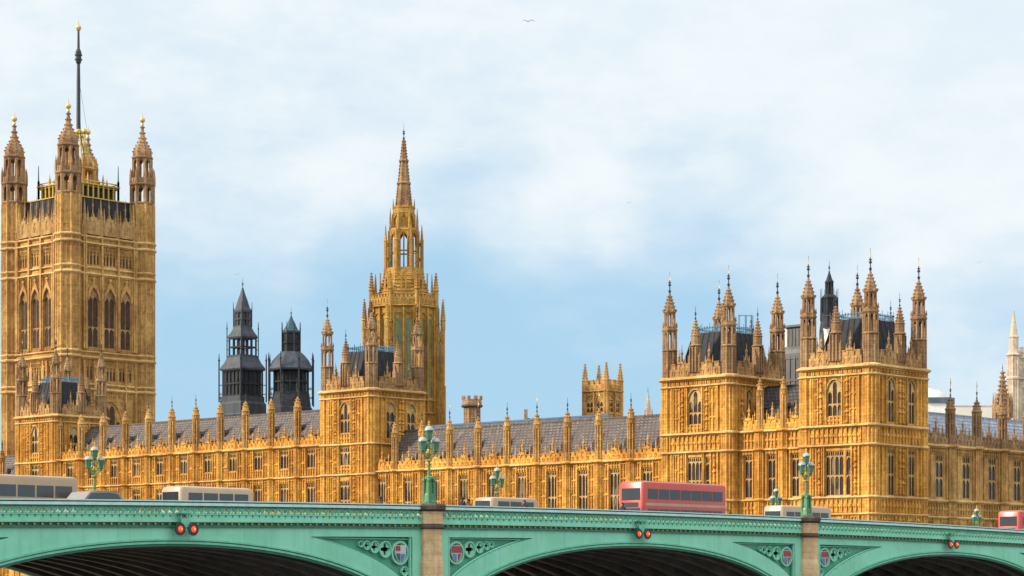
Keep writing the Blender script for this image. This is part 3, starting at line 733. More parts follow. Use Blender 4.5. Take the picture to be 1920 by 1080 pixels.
# ------------------------------------------------------------------ great tower with the flagstaff
def great_tower():
    T = thing('great_tower', 'huge square stone tower with four ball topped turrets and a flagstaff', 'tower', (-387.7, 281.7, GZ))
    S = 19.6; o4 = 4.0            # local: near turret centre at 0,0; walls set 1.0 outside the turret centres
    zz = lambda z: z+o4
    stz = [(39.8, .5, .4), (40.9, .35, .3), (46.6, .5, .4), (47.8, .35, .3), (64.4, .5, .4), (65.8, .35, .3), (70.9, .5, .45), (72.3, .45, .4)]
    H = zz(72.6)
    faces = [((-S, -1.2, 0), (1, 0, 0), (0, 1, 0)), ((1.2, 0, 0), (0, 1, 0), (-1, 0, 0))]
    cs = [S/2-4.3, S/2, S/2+4.3]
    big = [(c-1.35, c+1.35, zz(48.9), zz(61.6)) for c in cs]
    arc = [(c+d-.32, c+d+.32, zz(66.5), zz(69.3)) for c in cs for d in (-1.35, -.45, .45, 1.35)]
    low = [(c+d-.32, c+d+.32, zz(41.9), zz(44.8)) for c in cs for d in (-1.35, -.45, .45, 1.35)]
    port = [(S/2-3.2, S/2+3.2, zz(22), zz(37.6))]
    mb = MB()
    for fr in faces:
        mb.frame(*fr); mb.wall(0, S, 0, H, big+arc+low+port, 1.1)
        strips(mb, [cs[0]-2.15, cs[0]+2.15, cs[1]+2.15, cs[2]+2.15, 2.95, S-2.95], zz(48.4), H, .5, .35)
        strips(mb, [cs[0]-1.7, cs[0]+1.7, cs[1]-1.7, cs[1]+1.7, cs[2]-1.7, cs[2]+1.7], zz(48.4), zz(64), .26, .22)
        strips(mb, [2.95, S-2.95, S/2-4.2, S/2+4.2], zz(10), zz(46), .5, .3)
        for c in cs:      # ogee hoods and finials over the great lights
            P = [(c-1.55, zz(59.0)), (c-1.42, zz(60.6)), (c-.8, zz(61.9)), (c-.25, zz(62.7)), (c, zz(64.2)), (c+.25, zz(62.7)), (c+.8, zz(61.9)), (c+1.42, zz(60.6)), (c+1.55, zz(59.0)), (c+1.25, zz(59.0)), (c+1.1, zz(60.3)), (c, zz(61.7)), (c-1.1, zz(60.3)), (c-1.25, zz(59.0))]
            mb.flat(P, [], -.45, .02)
            mb.box(c-.4, c+.4, -.5, .02, zz(63.3), zz(63.7))
            panels(mb, c-1.6, c+1.6, zz(62.2), zz(64.2), .4, 2)
            band(mb, c-1.7, c+1.7, zz(47.95), zz(48.8), .6, True)
            band(mb, c-1.7, c+1.7, zz(69.5), zz(70.8), .5, True)
            band(mb, c-1.7, c+1.7, zz(45.0), zz(46.4), .5, True); band(mb, c-1.7, c+1.7, zz(38.3), zz(39.6), .6, True)
    mb.frame(); mb.box(-S-1.2, -S-.8, -1.1, S+1.2, 0, H); mb.box(-S-.79, 1.1, S+.8, S+1.2, 0, H); mb.box(-S-.7, .8, -.7, S+.7, H-1.6, H-1.2)
    mb.build('wall', 'tower_stone', T)
    for k, fr in enumerate(faces):
        rz = 0 if k == 0 else PI/2
        for c in cs:
            p = (-S+c, -1.2) if k == 0 else (1.2, c)
            w = window(T, p[0], p[1], zz(48.9), 2.7, 12.7, 2, (.34,), True, rz, 'brown_stone', 'dark_opening')
            for d in (-1.35, -.45, .45, 1.35):
                q = (-S+c+d, -1.2) if k == 0 else (1.2, c+d)
                window(T, q[0], q[1], zz(66.5), .64, 2.8, 1, (), False, rz, 'tower_stone', 'dark_opening')
                window(T, q[0], q[1], zz(41.9), .64, 2.9, 1, (), False, rz, 'tower_stone', 'dark_opening')
        p = (-S/2, -1.2) if k == 0 else (1.2, S/2)
        window(T, p[0], p[1], zz(22), 6.4, 15.6, 4, (.3, .6), True, rz, 'tower_stone', 'dark_opening')
    for z, t_, p in stz:
        mb = MB()
        for fr in faces: mb.frame(*fr); string(mb, 2, S-2, zz(z), t_, p)
        mb.frame()
        for cx, cy in ((0, 0), (-S, 0), (0, S)): mb.lathe(cx, cy, [(2.75, zz(z)-.3), (2.75+p, zz(z)), (2.75+p, zz(z)+t_*.5), (2.75, zz(z)+t_)], 8)
        mb.build('string_course', 'honey_trim', T)
    # parapet of tall open gablets
    mb = MB()
    for fr in faces+[((-S-1.2, S, 0), (0, -1, 0), (1, 0, 0)), ((0, S+1.2, 0), (-1, 0, 0), (0, -1, 0))]:
        mb.frame(*fr); battlement(mb, 2.4, S-2.4, zz(72.9), 2.0, 1.0, 1.4, -.2, .5)
        for c in cs:
            gablet(mb, c, zz(72.9), 2.6, 4.6, 4.6, -.35, .5)
        for c in [q+d for q in cs for d in (-1.45, 1.45)]:
            mb.lathe(c, -.1, [(.34, zz(73)), (.30, zz(75.6)), (.38, zz(75.8)), (.24, zz(76.1)), (.04, zz(78.8))], 6)
        for c in (cs[0]-2.15, cs[0]+2.15, cs[1]+2.15, cs[2]+2.15):
            mb.lathe(c, .1, [(.5, zz(72.6)), (.42, zz(76.6)), (.52, zz(76.8)), (.34, zz(77.1)), (.05, zz(80.6))], 6)
    mb.build('parapet', 'parapet_stone', T)
    def tb():
        mb = MB(); mb.lathe(0, 0, [(2.6, 0), (2.6, zz(81.0))], 8); oct_panels(mb, 2.6, 0, zz(81), .42, [zz(10+4.3*i) for i in range(16)])
        return mb.mesh('angle_turret', 'tower_stone')
    def tt():
        mb = MB()
        mb.lathe(0, 0, [(2.75, 0), (2.85, .3), (2.6, .5)], 8)
        open_stage(mb, 2.38, .5, 4.1, .75)
        mb.lathe(0, 0, [(2.6, 4.0), (2.95, 4.3), (2.95, 4.6), (2.65, 4.7), (2.65, 5.8), (2.2, 5.9)], 8); oct_panels(mb, 2.65, 4.6, 5.8, .3)
        for i in range(8):
            a = PI/8+2*PI*i/8; mb.lathe(2.65*math.cos(a), 2.65*math.sin(a), [(.32, 4.5), (.28, 6.4), (.04, 8.0)], 5)
        open_stage(mb, 1.95, 5.9, 10.0, .60)
        mb.lathe(0, 0, [(2.0, 9.9), (2.4, 10.2), (2.4, 10.5), (2.1, 10.6)], 8)
        cap = [(2.1, 10.6), (2.14, 11.2), (1.98, 11.9), (1.62, 12.6), (1.2, 13.3), (.85, 14.1), (.58, 15.1), (.36, 16.4), (.22, 17.6)]
        mb.lathe(0, 0, cap, 8); crockets(mb, 0, 0, cap, 8, .26, .7)
        return mb.mesh('turret_lantern', 'brown_stone')
    def ball():
        mb = MB(); mb.lathe(0, 0, [(.30, 0), (.34, .4), (.2, .6)], 8); mb.ball(0, 0, 1.25, .62, 12, 8); mb.lathe(0, 0, [(.2, 1.9), (.12, 2.2), (.02, 2.9)], 6)
        return mb.mesh('gilt_ball', 'pale_gold', 40)
    a, b, c = kit('gtb', tb), kit('gtt', tt), kit('gball', ball)
    for cx, cy in ((0, 0), (-S, 0), (0, S), (-S, S)):
        p = put('angle_turret', a, T, (cx, cy, 0)); q = put('turret_lantern', b, p, (0, 0, zz(81)))
        put('gilt_ball', c, p, (0, 0, zz(98.4)))
    # iron roof with gilt gallery, crown and flagstaff
    cx, cy = -S/2, S/2
    mb = MB(); h0, h1 = 9.2, 8.6; g1 = 5.6
    mb.lathe(cx, cy, [(h0*1.414, zz(73)), (h1*1.414, zz(81.2)), (g1*1.414, zz(81.3)), (g1*1.414, zz(84.6))], 4)
    for i in range(9):
        u = -1+i*.25
        for k in range(4):
            A = [(u*h0, -h0), (h0, u*h0), (u*h0, h0), (-h0, u*h0)][k]; B = [(u*h1, -h1), (h1, u*h1), (u*h1, h1), (-h1, u*h1)][k]
            mb.tube([(cx+A[0], cy+A[1], zz(73)), (cx+B[0], cy+B[1], zz(81.2))], .16, 4)
    R = mb.build('roof', 'black_lead', T)
    mb = MB(); g = g1+.5
    mb.box(cx-g-.3, cx+g+.3, cy-g-.3, cy+g+.3, zz(84.6), zz(84.9))
    mb.box(cx-h1-.2, cx+h1+.2, cy-h1-.2, cy+h1+.2, zz(81.15), zz(81.4))
    for k in range(4):
        for i in range(10):
            u = -g+2*g*i/9
            x, y = [(u, -g), (g, u), (u, g), (-g, u)][k]
            mb.post(cx+x, cy+y, .36, zz(81.4), zz(84.7) if i % 3 else zz(86.0))
            if i % 3 == 0: mb.spike(cx+x, cy+y, .22, zz(86.0), zz(87.2))
    for z in (84.3, 85.4): 
        for k in range(4):
            x0, y0, x1, y1 = [(-g, -g, g, -g), (g, -g, g, g), (g, g, -g, g), (-g, g, -g, -g)][k]
            mb.tube([(cx+x0, cy+y0, zz(z)), (cx+x1, cy+y1, zz(z))], .13, 4)
    mb.build('gallery', 'gold', R)
    mb = MB()
    for q in ((-1, -1), (1, -1), (1, 1), (-1, 1)): mb.tube([(cx+q[0]*g, cy+q[1]*g, zz(85)), (cx+q[0]*g, cy+q[1]*g, zz(89.5))], [.2, .08], 5)
    mb.build('corner_rod', 'iron_blue', R)
    mb = MB(); r = 3.4
    mb.lathe(cx, cy, [(r*1.3, zz(83.5)), (r*1.3, zz(84.4)), (r*1.2, zz(84.5))], 8)
    for i in range(8):
        a_ = PI/8+PI/4*i; x, y = cx+r*1.15*math.cos(a_), cy+r*1.15*math.sin(a_)
        mb.post(x, y, .6, zz(84.4), zz(89)); mb.lathe(x, y, [(.45, zz(89)), (.45, zz(89.5)), (.06, zz(91.5))], 5)
    mb.lathe(cx, cy, [(r*1.22, zz(88.3)), (r*1.3, zz(88.6)), (r*1.2, zz(88.9))], 8)
    mb.lathe(cx, cy, [(1.5, zz(83.5)), (1.5, zz(89))], 8)
    C = mb.build('crown', 'tower_stone', R)
    mb = MB()
    for i in range(8):
        a_ = PI/8+PI/4*i
        pts = [(cx+q*math.cos(a_), cy+q*math.sin(a_), zz(z)) for q, z in ((4.1, 88.6), (3.0, 91.0), (1.9, 93.6), (.9, 96.2))]
        mb.tube(pts, [.24, .22, .2, .18], 4)
        for q in range(7):
            u = q/6; p = Vector(pts[0]).lerp(Vector(pts[3]), u); mb.box(p.x-.1, p.x+.1, p.y-.1, p.y+.1, p.z+.25, p.z+.62)
    mb.ball(cx, cy, zz(96.9), .8, 12, 8); mb.lathe(cx, cy, [(.9, zz(95.6)), (1.0, zz(96.0)), (.5, zz(96.3))], 8)
    mb.lathe(cx+1.9, cy+.2, [(.3, zz(92.6)), (.24, zz(95.9)), (.2, zz(96.2))], 6); mb.ball(cx+1.9, cy+.2, zz(96.8), .62, 10, 6)
    mb.build('gilt_crown', 'gold', R)
    mb = MB(); mb.lathe(cx, cy, [(.46, zz(97.2)), (.40, zz(108)), (.24, zz(118.6)), (.22, zz(119.0))], 10)
    mb.lathe(cx, cy, [(.30, zz(111.6)), (.62, zz(112.2)), (.66, zz(114.4)), (.3, zz(115.2))], 8)
    for z in (112.6, 113.6): mb.lathe(cx, cy, [(.85, zz(z)), (.85, zz(z+.25))], 8)
    for q in ((-1, .4), (1, -.4), (.4, 1)): mb.tube([(cx+q[0]*2.6, cy+q[1]*2.6, zz(92)), (cx+q[0]*.15, cy+q[1]*.15, zz(108))], .035, 4)
    Fm = mb.build('flagstaff', 'dark_iron', T)
    mb = MB(); mb.ball(cx, cy, zz(119.7), .62, 10, 8); mb.lathe(cx, cy, [(.34, zz(119)), (.5, zz(119.2)), (.3, zz(119.4))], 8); mb.lathe(cx, cy, [(.22, zz(120.2)), (.05, zz(121.3))], 6)
    mb.build('truck', 'pale_gold', Fm, 40)
great_tower()

# ------------------------------------------------------------------ octagonal tower with the tall spire
def spire_tower():
    T = thing('spire_tower', 'octagonal stone tower carrying an open lantern and tall crocketed spire', 'tower', (-299.8, 294.8, GZ))
    z4 = lambda z: z+4
    R0 = 6.5
    mb = MB()
    ap = R0*math.cos(PI/8); side = 2*R0*math.sin(PI/8)
    for i in range(8):
        a = PI/4*i; n = Vector((math.cos(a), math.sin(a), 0)); tng = Vector((-n.y, n.x, 0))
        o = n*ap-tng*side/2
        mb.frame(o, tng, -n)
        ops = [(side/2-1.6, side/2-.22, z4(33.5), z4(49.4)), (side/2+.22, side/2+1.6, z4(33.5), z4(49.4))]
        mb.wall(0, side, 0, z4(52.4), ops, .5)
        strips(mb, (side/2,), z4(31), z4(50.3), .26, .30); strips(mb, (side/2-1.85, side/2+1.85), z4(31), z4(50.3), .26, .26)
        band(mb, .3, side-.3, z4(50.4), z4(51.0), .5, False)
        battlement(mb, .2, side-.2, z4(51.0), 1.2, .6, .8, -.25, .25)
        panels(mb, side/2-1.5, side/2+1.5, z4(26), z4(33.2), .5, 2.4)
        string(mb, 0, side, z4(50.6), .4, .35); string(mb, 0, side, z4(33.0), .35, .3); string(mb, 0, side, z4(30.6), .35, .3)
    mb.frame(); mb.lathe(0, 0, [(R0-.6, z4(51)), (R0-.6, z4(51.3))], 8)
    mb.build('drum', 'spire_stone', T)
    for i in range(8):
        a = PI/4*i; n = Vector((math.cos(a), math.sin(a), 0)); tng = Vector((-n.y, n.x, 0))
        for q in (-.91, .91):
            p = n*ap+tng*q
            window(T, p.x, p.y, z4(33.5), 1.38, 15.9, 2, (.22, .45, .68), True, a+PI/2, 'spire_stone', 'green_glass')
    def bt():
        mb = MB()
        mb.box(-.6, 1.1, -.5, .5, 0, z4(36)); mb.box(-.5, .8, -.42, .42, z4(36), z4(44)); mb.box(-.4, .55, -.36, .36, z4(44), z4(50.8))
        mb.add([(.8, -.42, z4(36.0)), (1.1, -.5, z4(36)), (1.1, .5, z4(36)), (.8, .42, z4(36)), (.8, -.42, z4(37.2)), (.8, .42, z4(37.2))], [(1, 2, 5, 4), (0, 1, 4), (3, 5, 2)])
        for z in (z4(44.2), z4(47.5)): mb.box(-.4, .75, -.45, .45, z, z+.35)
        for z0_, z1_, xo in ((z4(28), z4(35.5), 1.1), (z4(37.4), z4(43.8), .8), (z4(44.6), z4(47.3), .55), (z4(47.9), z4(50.5), .55)):
            for q in (-.28, 0, .28): mb.box(xo-.02, xo+.16, q-.06, q+.06, z0_, z1_)
            for e in (-1, 1):
                for x_ in (xo-.15, xo-.5): mb.box(x_-.07, x_+.07, e*.34, e*.60, z0_, z1_)
        for z_, xo in ((z4(36.2), 1.0), (z4(44.0), .75)):
            mb.lathe(xo, 0, [(.34, z_), (.30, z_+1.6), (.40, z_+1.7), (.26, z_+1.9), (.03, z_+3.8)], 6)
        cap = [(.5, z4(50.6)), (.45, z4(53.6)), (.6, z4(53.8)), (.42, z4(54.1)), (.05, z4(57.2))]
        mb.lathe(.15, 0, cap, 6); crockets(mb, .15, 0, cap[3:], 6, .16, .45)
        # detached outer pier with its own pinnacle and flyer
        mb.box(1.25, 2.0, -.38, .38, 0, z4(35.8)); mb.box(1.3, 1.85, -.32, .32, z4(35.8), z4(46.5))
        mb.lathe(1.58, 0, [(.46, z4(46.5)), (.42, z4(48)), (.55, z4(48.1)), (.40, z4(48.4)), (.04, z4(52.2))], 6)
        crockets(mb, 1.58, 0, [(.40, z4(48.4)), (.04, z4(52.2))], 6, .15, .45)
        for z in (z4(35.6), z4(44.6)): mb.box(.5, 1.4, -.25, .25, z, z+.9)
        return mb.mesh('buttress', 'spire_stone')
    bm = bt()
    for i in range(8):
        a = PI/8+PI/4*i; put('buttress', bm, T, (R0*math.cos(a)*.99, R0*math.sin(a)*.99, 0), a)
    # stone roof slope with lucarnes, then lantern
    mb = MB(); pr = [(6.0, z4(51.5)), (4.9, z4(53.6)), (4.1, z4(56.0)), (3.8, z4(58.0)), (3.6, z4(58.2))]
    mb.lathe(0, 0, pr, 8); crockets(mb, 0, 0, pr[:4], 8, .26, .6)
    for k in range(7): 
        z = z4(52+.75*k); r = 6.0-(z-z4(51.5))*.50 if z < z4(53.6) else 4.95-(z-z4(53.6))*.34
        mb.lathe(0, 0, [(r+.02, z), (r+.12, z+.08), (r-.1, z+.2)], 8)
    for i in range(8):
        a = PI/4*i; n = Vector((math.cos(a), math.sin(a), 0)); tng = Vector((-n.y, n.x, 0))
        mb.frame(n*4.55, tng, -n); mb.flat([(-.6, z4(53.6)), (.6, z4(53.6)), (.6, z4(55.8)), (0, z4(57.4)), (-.6, z4(55.8))], [[(-.28, z4(54.0)), (.28, z4(54.0)), (.28, z4(55.4)), (0, z4(56.1)), (-.28, z4(55.4))]], 0, .25)
    mb.frame(); mb.build('roof', 'spire_stone', T)
    mb = MB()
    mb.lathe(0, 0, [(3.7, z4(57.0)), (3.75, z4(57.9)), (3.2, z4(58.1))], 8)
    open_stage(mb, 2.75, z4(58), z4(65.2), .8)
    for i in range(8):   # mullion and transom in each opening
        a = PI/4*i; r = 2.55; mb.post(r*math.cos(a), r*math.sin(a), .16, z4(58), z4(65))
    mb.lathe(0, 0, [(2.68, z4(61.3)), (2.68, z4(61.6)), (2.45, z4(61.6)), (2.45, z4(61.3))], 8) if False else None
    for i in range(8):
        a0, a1 = PI/8+PI/4*i, PI/8+PI/4*(i+1)
        mb.tube([(2.7*math.cos(a0), 2.7*math.sin(a0), z4(61.4)), (2.7*math.cos(a1), 2.7*math.sin(a1), z4(61.4))], .14, 4)
    for i in range(8):
        a = PI/8+PI/4*i; c, s = math.cos(a), math.sin(a)
        mb.lathe(3.7*c, 3.7*s, [(.36, z4(55)), (.33, z4(63.2)), (.42, z4(63.3)), (.28, z4(63.6)), (.04, z4(66.4))], 6)
        for z in (z4(59.8), z4(62.6)): mb.tube([(3.7*c, 3.7*s, z), (2.8*c, 2.8*s, z+.5)], .17, 4)
        mb.lathe(5.75*c, 5.75*s, [(.34, z4(52)), (.28, z4(53.5)), (.04, z4(57.0))], 6)
    mb.lathe(0, 0, [(2.9, z4(65.0)), (3.0, z4(65.4)), (2.7, z4(65.7)), (2.1, z4(65.9))], 8)
    mb.lathe(0, 0, [(1.95, z4(65.8)), (1.95, z4(69.6))], 8); 
    open_stage(mb, 2.12, z4(65.8), z4(68.4), .5)
    mb.lathe(0, 0, [(2.1, z4(68.3)), (2.25, z4(68.6)), (2.2, z4(69.6)), (2.3, z4(69.7)), (2.1, z4(70.0))], 8)
    for i in range(8):
        a = PI/8+PI/4*i; c, s = math.cos(a), math.sin(a)
        mb.lathe(2.75*c, 2.75*s, [(.28, z4(65.4)), (.24, z4(67.2)), (.03, z4(69.6))], 5)
        mb.lathe(2.15*c, 2.15*s, [(.2, z4(69.6)), (.03, z4(71.4))], 5)
    mb.build('lantern', 'spire_stone', T)
    mb = MB(); pr = [(1.62, z4(69.8)), (1.12, z4(74.3)), (.68, z4(78.6)), (.24, z4(82.6))]
    mb.lathe(0, 0, pr, 8); crockets(mb, 0, 0, pr, 8, .19, .55)
    for r, z in ((1.16, 74.3), (.72, 78.6)): mb.lathe(0, 0, [(r, z4(z)-.2), (r+.28, z4(z)), (r+.28, z4(z)+.2), (r, z4(z)+.35)], 8)
    for i in range(8):
        a = PI/8+PI/4*i; mb.tube([(1.64*math.cos(a), 1.64*math.sin(a), z4(69.8)), (.25*math.cos(a), .25*math.sin(a), z4(82.6))], .09, 4)
    S = mb.build('spire', 'brown_stone', T); put('finial', finial_mesh(3.4), S, (0, 0, z4(82.4)))
spire_tower()

# ------------------------------------------------------------------ dark ventilation lanterns
def lead_lantern(label, x, y, sq):
    T = thing('ventilation_lantern', label, 'lantern tower', (x, y, GZ), 0, 'black lead lanterns behind the centre range')
    z4 = lambda z: z+4
    n = 4 if sq else 8; rot = PI/n
    def rods(R, z0, z1, m=n, w=.28):
        mb = MB()
        for i in range(m):
            a = rot+2*PI*i/m; mb.tube([(R*math.cos(a), R*math.sin(a), z0), (R*math.cos(a), R*math.sin(a), z1-1.2), (R*math.cos(a), R*math.sin(a), z1)], [w/2, w/2, .04], 6)
            mb.ball(R*math.cos(a), R*math.sin(a), z1-1.3, w*.8, 8, 5)
            for z in (z0+1.5, z0+3.2): mb.tube([(R*math.cos(a), R*math.sin(a), z), (R*.8*math.cos(a), R*.8*math.sin(a), z)], .07, 4)
        return mb
    def arcade(R, z0, z1, k):
        mb = MB(); ap = R*math.cos(PI/n); side = 2*R*math.sin(PI/n)
        for i in range(n):
            a = 2*PI*i/n; nn = Vector((math.cos(a), math.sin(a), 0)); tg = Vector((-nn.y, nn.x, 0))
            mb.frame(nn*ap-tg*side/2, tg, -nn)
            for j in range(k+1): mb.box(side*j/k-.09, side*j/k+.09, -.08, .22, z0, z1)
            for z in (z0, z0+(z1-z0)*.45, z1-.3): mb.box(0, side, -.06, .16, z, z+.28)
        mb.frame(); return mb
    if sq:
        mb = MB(); mb.lathe(0, 0, [(4.45, 0), (4.45, z4(32.6)), (4.1, z4(33.0)), (4.1, z4(34.0))], n)
        mb.lathe(0, 0, [(4.5, z4(30.2)), (4.6, z4(30.5)), (4.3, z4(30.9))], n)
        mb.build('base', 'lantern_lead', T)
        mb = arcade(3.75, z4(34), z4(39), 5); mb.lathe(0, 0, [(3.5, z4(34)), (3.5, z4(39))], n); mb.build('arcade', 'black_lead', T)
        mb = MB(); mb.lathe(0, 0, [(4.15, z4(38.9)), (4.3, z4(39.2)), (4.2, z4(39.5)), (3.5, z4(40.4)), (3.0, z4(41.4)), (3.0, z4(41.7)), (2.7, z4(41.8))], n); mb.build('roof', 'lantern_lead', T)
        rods(4.45, z4(33), z4(42.2)).build('corner_rod', 'black_lead', T)
        mb = arcade(2.55, z4(41.6), z4(45.2), 3); mb.build('upper_arcade', 'black_lead', T)
        mb = MB(); mb.lathe(0, 0, [(2.75, z4(45.0)), (2.85, z4(45.3)), (2.7, z4(45.6)), (2.1, z4(46.4)), (1.75, z4(47.1)), (1.7, z4(47.3))], n); mb.build('upper_roof', 'lantern_lead', T)
        rods(2.95, z4(41.4), z4(48.2), n, .2).build('corner_rod', 'black_lead', T)
        mb = arcade(1.6, z4(47.2), z4(50.2), 2); mb.lathe(0, 0, [(1.35, z4(47.2)), (1.35, z4(50.2))], n)
        mb.lathe(0, 0, [(1.7, z4(50.0)), (1.75, z4(50.3)), (1.35, z4(50.9)), (.95, z4(52.2)), (.45, z4(53.6)), (.16, z4(54.6))], n); S = mb.build('spirelet', 'lantern_lead', T)
        rods(1.75, z4(47.2), z4(51.9), n, .16).build('corner_rod', 'black_lead', T)
        put('finial', finial_mesh(2.4), S, (0, 0, z4(54.2)))
    else:
        mb = MB(); mb.lathe(0, 0, [(4.2, 0), (4.2, z4(31.0)), (3.9, z4(31.3)), (3.6, z4(33.4)), (3.6, z4(33.8))], n); mb.build('base', 'black_lead', T)
        mb = arcade(3.35, z4(33.8), z4(38.2), 2); mb.lathe(0, 0, [(2.95, z4(33.8)), (2.95, z4(38.2))], n); mb.build('arcade', 'black_lead', T)
        mb = MB(); mb.lathe(0, 0, [(4.3, z4(38.0)), (4.4, z4(38.3)), (4.25, z4(38.6)), (3.6, z4(39.8)), (2.7, z4(40.8)), (1.9, z4(41.5))], n); mb.build('roof', 'lantern_lead', T)
        rods(4.35, z4(31.5), z4(41.3)).build('corner_rod', 'black_lead', T)
        mb = arcade(1.62, z4(41.2), z4(45.2), 1); mb.lathe(0, 0, [(1.45, z4(41.2)), (1.45, z4(45.2))], n); mb.build('upper_arcade', 'black_lead', T)
        rods(1.8, z4(41.4), z4(47.0), n, .16).build('corner_rod', 'black_lead', T)
        mb = MB(); mb.lathe(0, 0, [(1.7, z4(45.0)), (1.75, z4(45.3)), (1.4, z4(45.6)), (.9, z4(46.5)), (.35, z4(47.6)), (.14, z4(48.2))], n); S = mb.build('spirelet', 'blue_lead', T)
        put('finial', finial_mesh(2.2), S, (0, 0, z4(47.6)))
lead_lantern('taller black lantern of three square stages ending in a pointed spirelet', -322.2, 274.1, True)
lead_lantern('shorter black eight sided lantern with a ring of slim rods and blue cap', -308, 273.7, False)

# ------------------------------------------------------------------ smaller towers, turrets and roofs behind
def square_belfry():
    T = thing('belfry_tower', 'small square stone tower with louvred windows and four tall corner pinnacles', 'tower', (-271.6, 320.8, GZ))
    z4 = lambda z: z+4
    A, B = 5.9, 4.7
    mb = MB(); F = ((-A, 0, 0), (1, 0, 0), (0, 1, 0)); G = ((0, 0, 0), (0, 1, 0), (-1, 0, 0))
    for fr, L in ((F, A), (G, B)):
        mb.frame(*fr); ops = [(L*q-L*.15, L*q+L*.15, z4(31.2), z4(34.6)) for q in (.29, .71)]
        mb.wall(0, L, 0, z4(36.0), ops, .4); string(mb, 0, L, z4(35.2), .3, .28); string(mb, 0, L, z4(29.9), .3, .25); string(mb, 0, L, z4(30.8), .15, .12)
        strips(mb, (.3, L/2, L-.3), z4(30), z4(35), .3, .2); battlement(mb, .3, L-.3, z4(35.6), .9, .8, 1.5, -.1, .3)
    mb.frame(); mb.box(-A, -A+.3, .01, B, 0, z4(36)); mb.box(-A+.31, -.01, B-.3, B, 0, z4(36))
    for fr, L in ((((-A, B, 0), (0, -1, 0), (1, 0, 0)), B), (((0, B, 0), (-1, 0, 0), (0, -1, 0)), A)): mb.frame(*fr); battlement(mb, .3, L-.3, z4(35.6), .9, .8, 1.5, -.1, .3)
    mb.frame(); mb.box(-A+.31, -.31, .31, B-.31, z4(35), z4(35.4))
    mb.build('wall', 'tower_stone', T)
    for q in (.29, .71):
        window(T, -A+A*q, 0, z4(31.2), A*.30, 3.4, 2, (.3, .6), True, 0, 'tower_stone', 'dark_opening'); window(T, 0, B*q, z4(31.2), B*.30, 3.4, 2, (.3, .6), True, PI/2, 'tower_stone', 'dark_opening')
    mb = MB(); mb.lathe(0, 0, [(.62, 0), (.62, z4(37.2)), (.7, z4(37.3)), (.52, z4(37.6)), (.08, z4(40.7))], 6); crockets(mb, 0, 0, [(.52, z4(37.6)), (.08, z4(40.7))], 6, .14, .5)
    me = mb.mesh('corner_pinnacle', 'tower_stone')
    for p in ((-A+.3, .3), (-.3, .3), (-.3, B-.3), (-A+.3, B-.3)): put('corner_pinnacle', me, T, (*p, 0))
square_belfry()

def P(px, d, z=GZ):
    """plan position at picture column px (1920 wide) and distance d along the view"""
    t_ = (px-960)/4161
    return (-(d*(.678-.735*t_)), d*(.735+.678*t_), z)
def chimney_turret():
    T = thing('stair_turret', 'stubby octagonal stone turret with battlements above the blue roof', 'turret', P(885, 400))
    mb = MB(); mb.lathe(0, 0, [(1.5, 0), (1.5, 34.6), (1.85, 34.9), (1.85, 35.9), (1.5, 35.9)], 8); oct_panels(mb, 1.5, 20, 34.5, .2, (30, 32.5))
    for i in range(8):
        a = PI/8+PI/4*i; mb.lathe(1.66*math.cos(a), 1.66*math.sin(a), [(.36, 35.9), (.36, 36.5)], 4, a)
    mb.build('shaft', 'brown_stone', T)
    mb = MB(); mb.lathe(0, 0, [(1.9, 34.5), (2.1, 34.7), (1.9, 35.0)], 8); mb.build('collar', 'dark_stone', T)
chimney_turret()
def lone_spire(px, d, ztop, label, mat='tower_stone', r=1.0, h=6.5, base=True):
    T = thing('stone_spire', label, 'spire', P(px, d))
    mb = MB(); zb = ztop-h
    mb.lathe(0, 0, [(r*1.1, 0), (r*1.1, zb-1.5), (r*1.35, zb-1.2), (r*1.35, zb-.2), (r, zb)], 8)
    for i in range(8):
        a = PI/8+PI/4*i; mb.lathe(r*1.25*math.cos(a), r*1.25*math.sin(a), [(.2*r, zb-2), (.18*r, zb), (.02, zb+1.8*r)], 5)
    mb.build('shaft', mat, T)
    mb = MB(); pr = [(r*.9, zb), (r*.12, ztop)]; mb.lathe(0, 0, pr, 8); crockets(mb, 0, 0, pr, 8, .2*r, .55*r); S = mb.build('spire', mat, T); put('finial', finial_mesh(1.3), S, (0, 0, ztop-.2))
lone_spire(1215, 450, 41.3, 'thin pale crocketed spire showing above the wing roof by the far right towers', 'pale_stone', .75, 4.6)
lone_spire(1880, 345, 36.0, 'crocketed stone spire rising behind the pale blue slate roof', 'brown_stone', 1.15, 5.4)

def lead_fleche():
    x, y, _ = P(1555, 330)
    T = thing('lead_fleche', 'slim dark metal fleche rising between the corner tower turrets', 'fleche', (x, y, GZ))
    z4 = lambda z: z+4
    mb = MB(); mb.lathe(0, 0, [(1.5, 0), (1.5, z4(36.5)), (1.25, z4(38.4)), (1.3, z4(38.7)), (1.15, z4(38.9)), (1.15, z4(41.2)), (1.3, z4(41.4)), (.8, z4(41.9))], 8); oct_panels(mb, 1.18, z4(38.8), z4(41.3), .16)
    for i in range(8):
        a = PI/8+PI/4*i; mb.tube([(1.3*math.cos(a), 1.3*math.sin(a), z4(38)), (1.3*math.cos(a), 1.3*math.sin(a), z4(42.8))], [.1, .03], 5)
    mb.build('shaft', 'black_lead', T)
    mb = MB(); open_stage(mb, .52, z4(41.7), z4(43.7), .2); mb.lathe(0, 0, [(.62, z4(43.6)), (.7, z4(43.8)), (.45, z4(44.2)), (.1, z4(45.3))], 8); L = mb.build('lantern', 'black_lead', T)
    put('finial', finial_mesh(2.0), L, (0, 0, z4(45.0)))
lead_fleche()
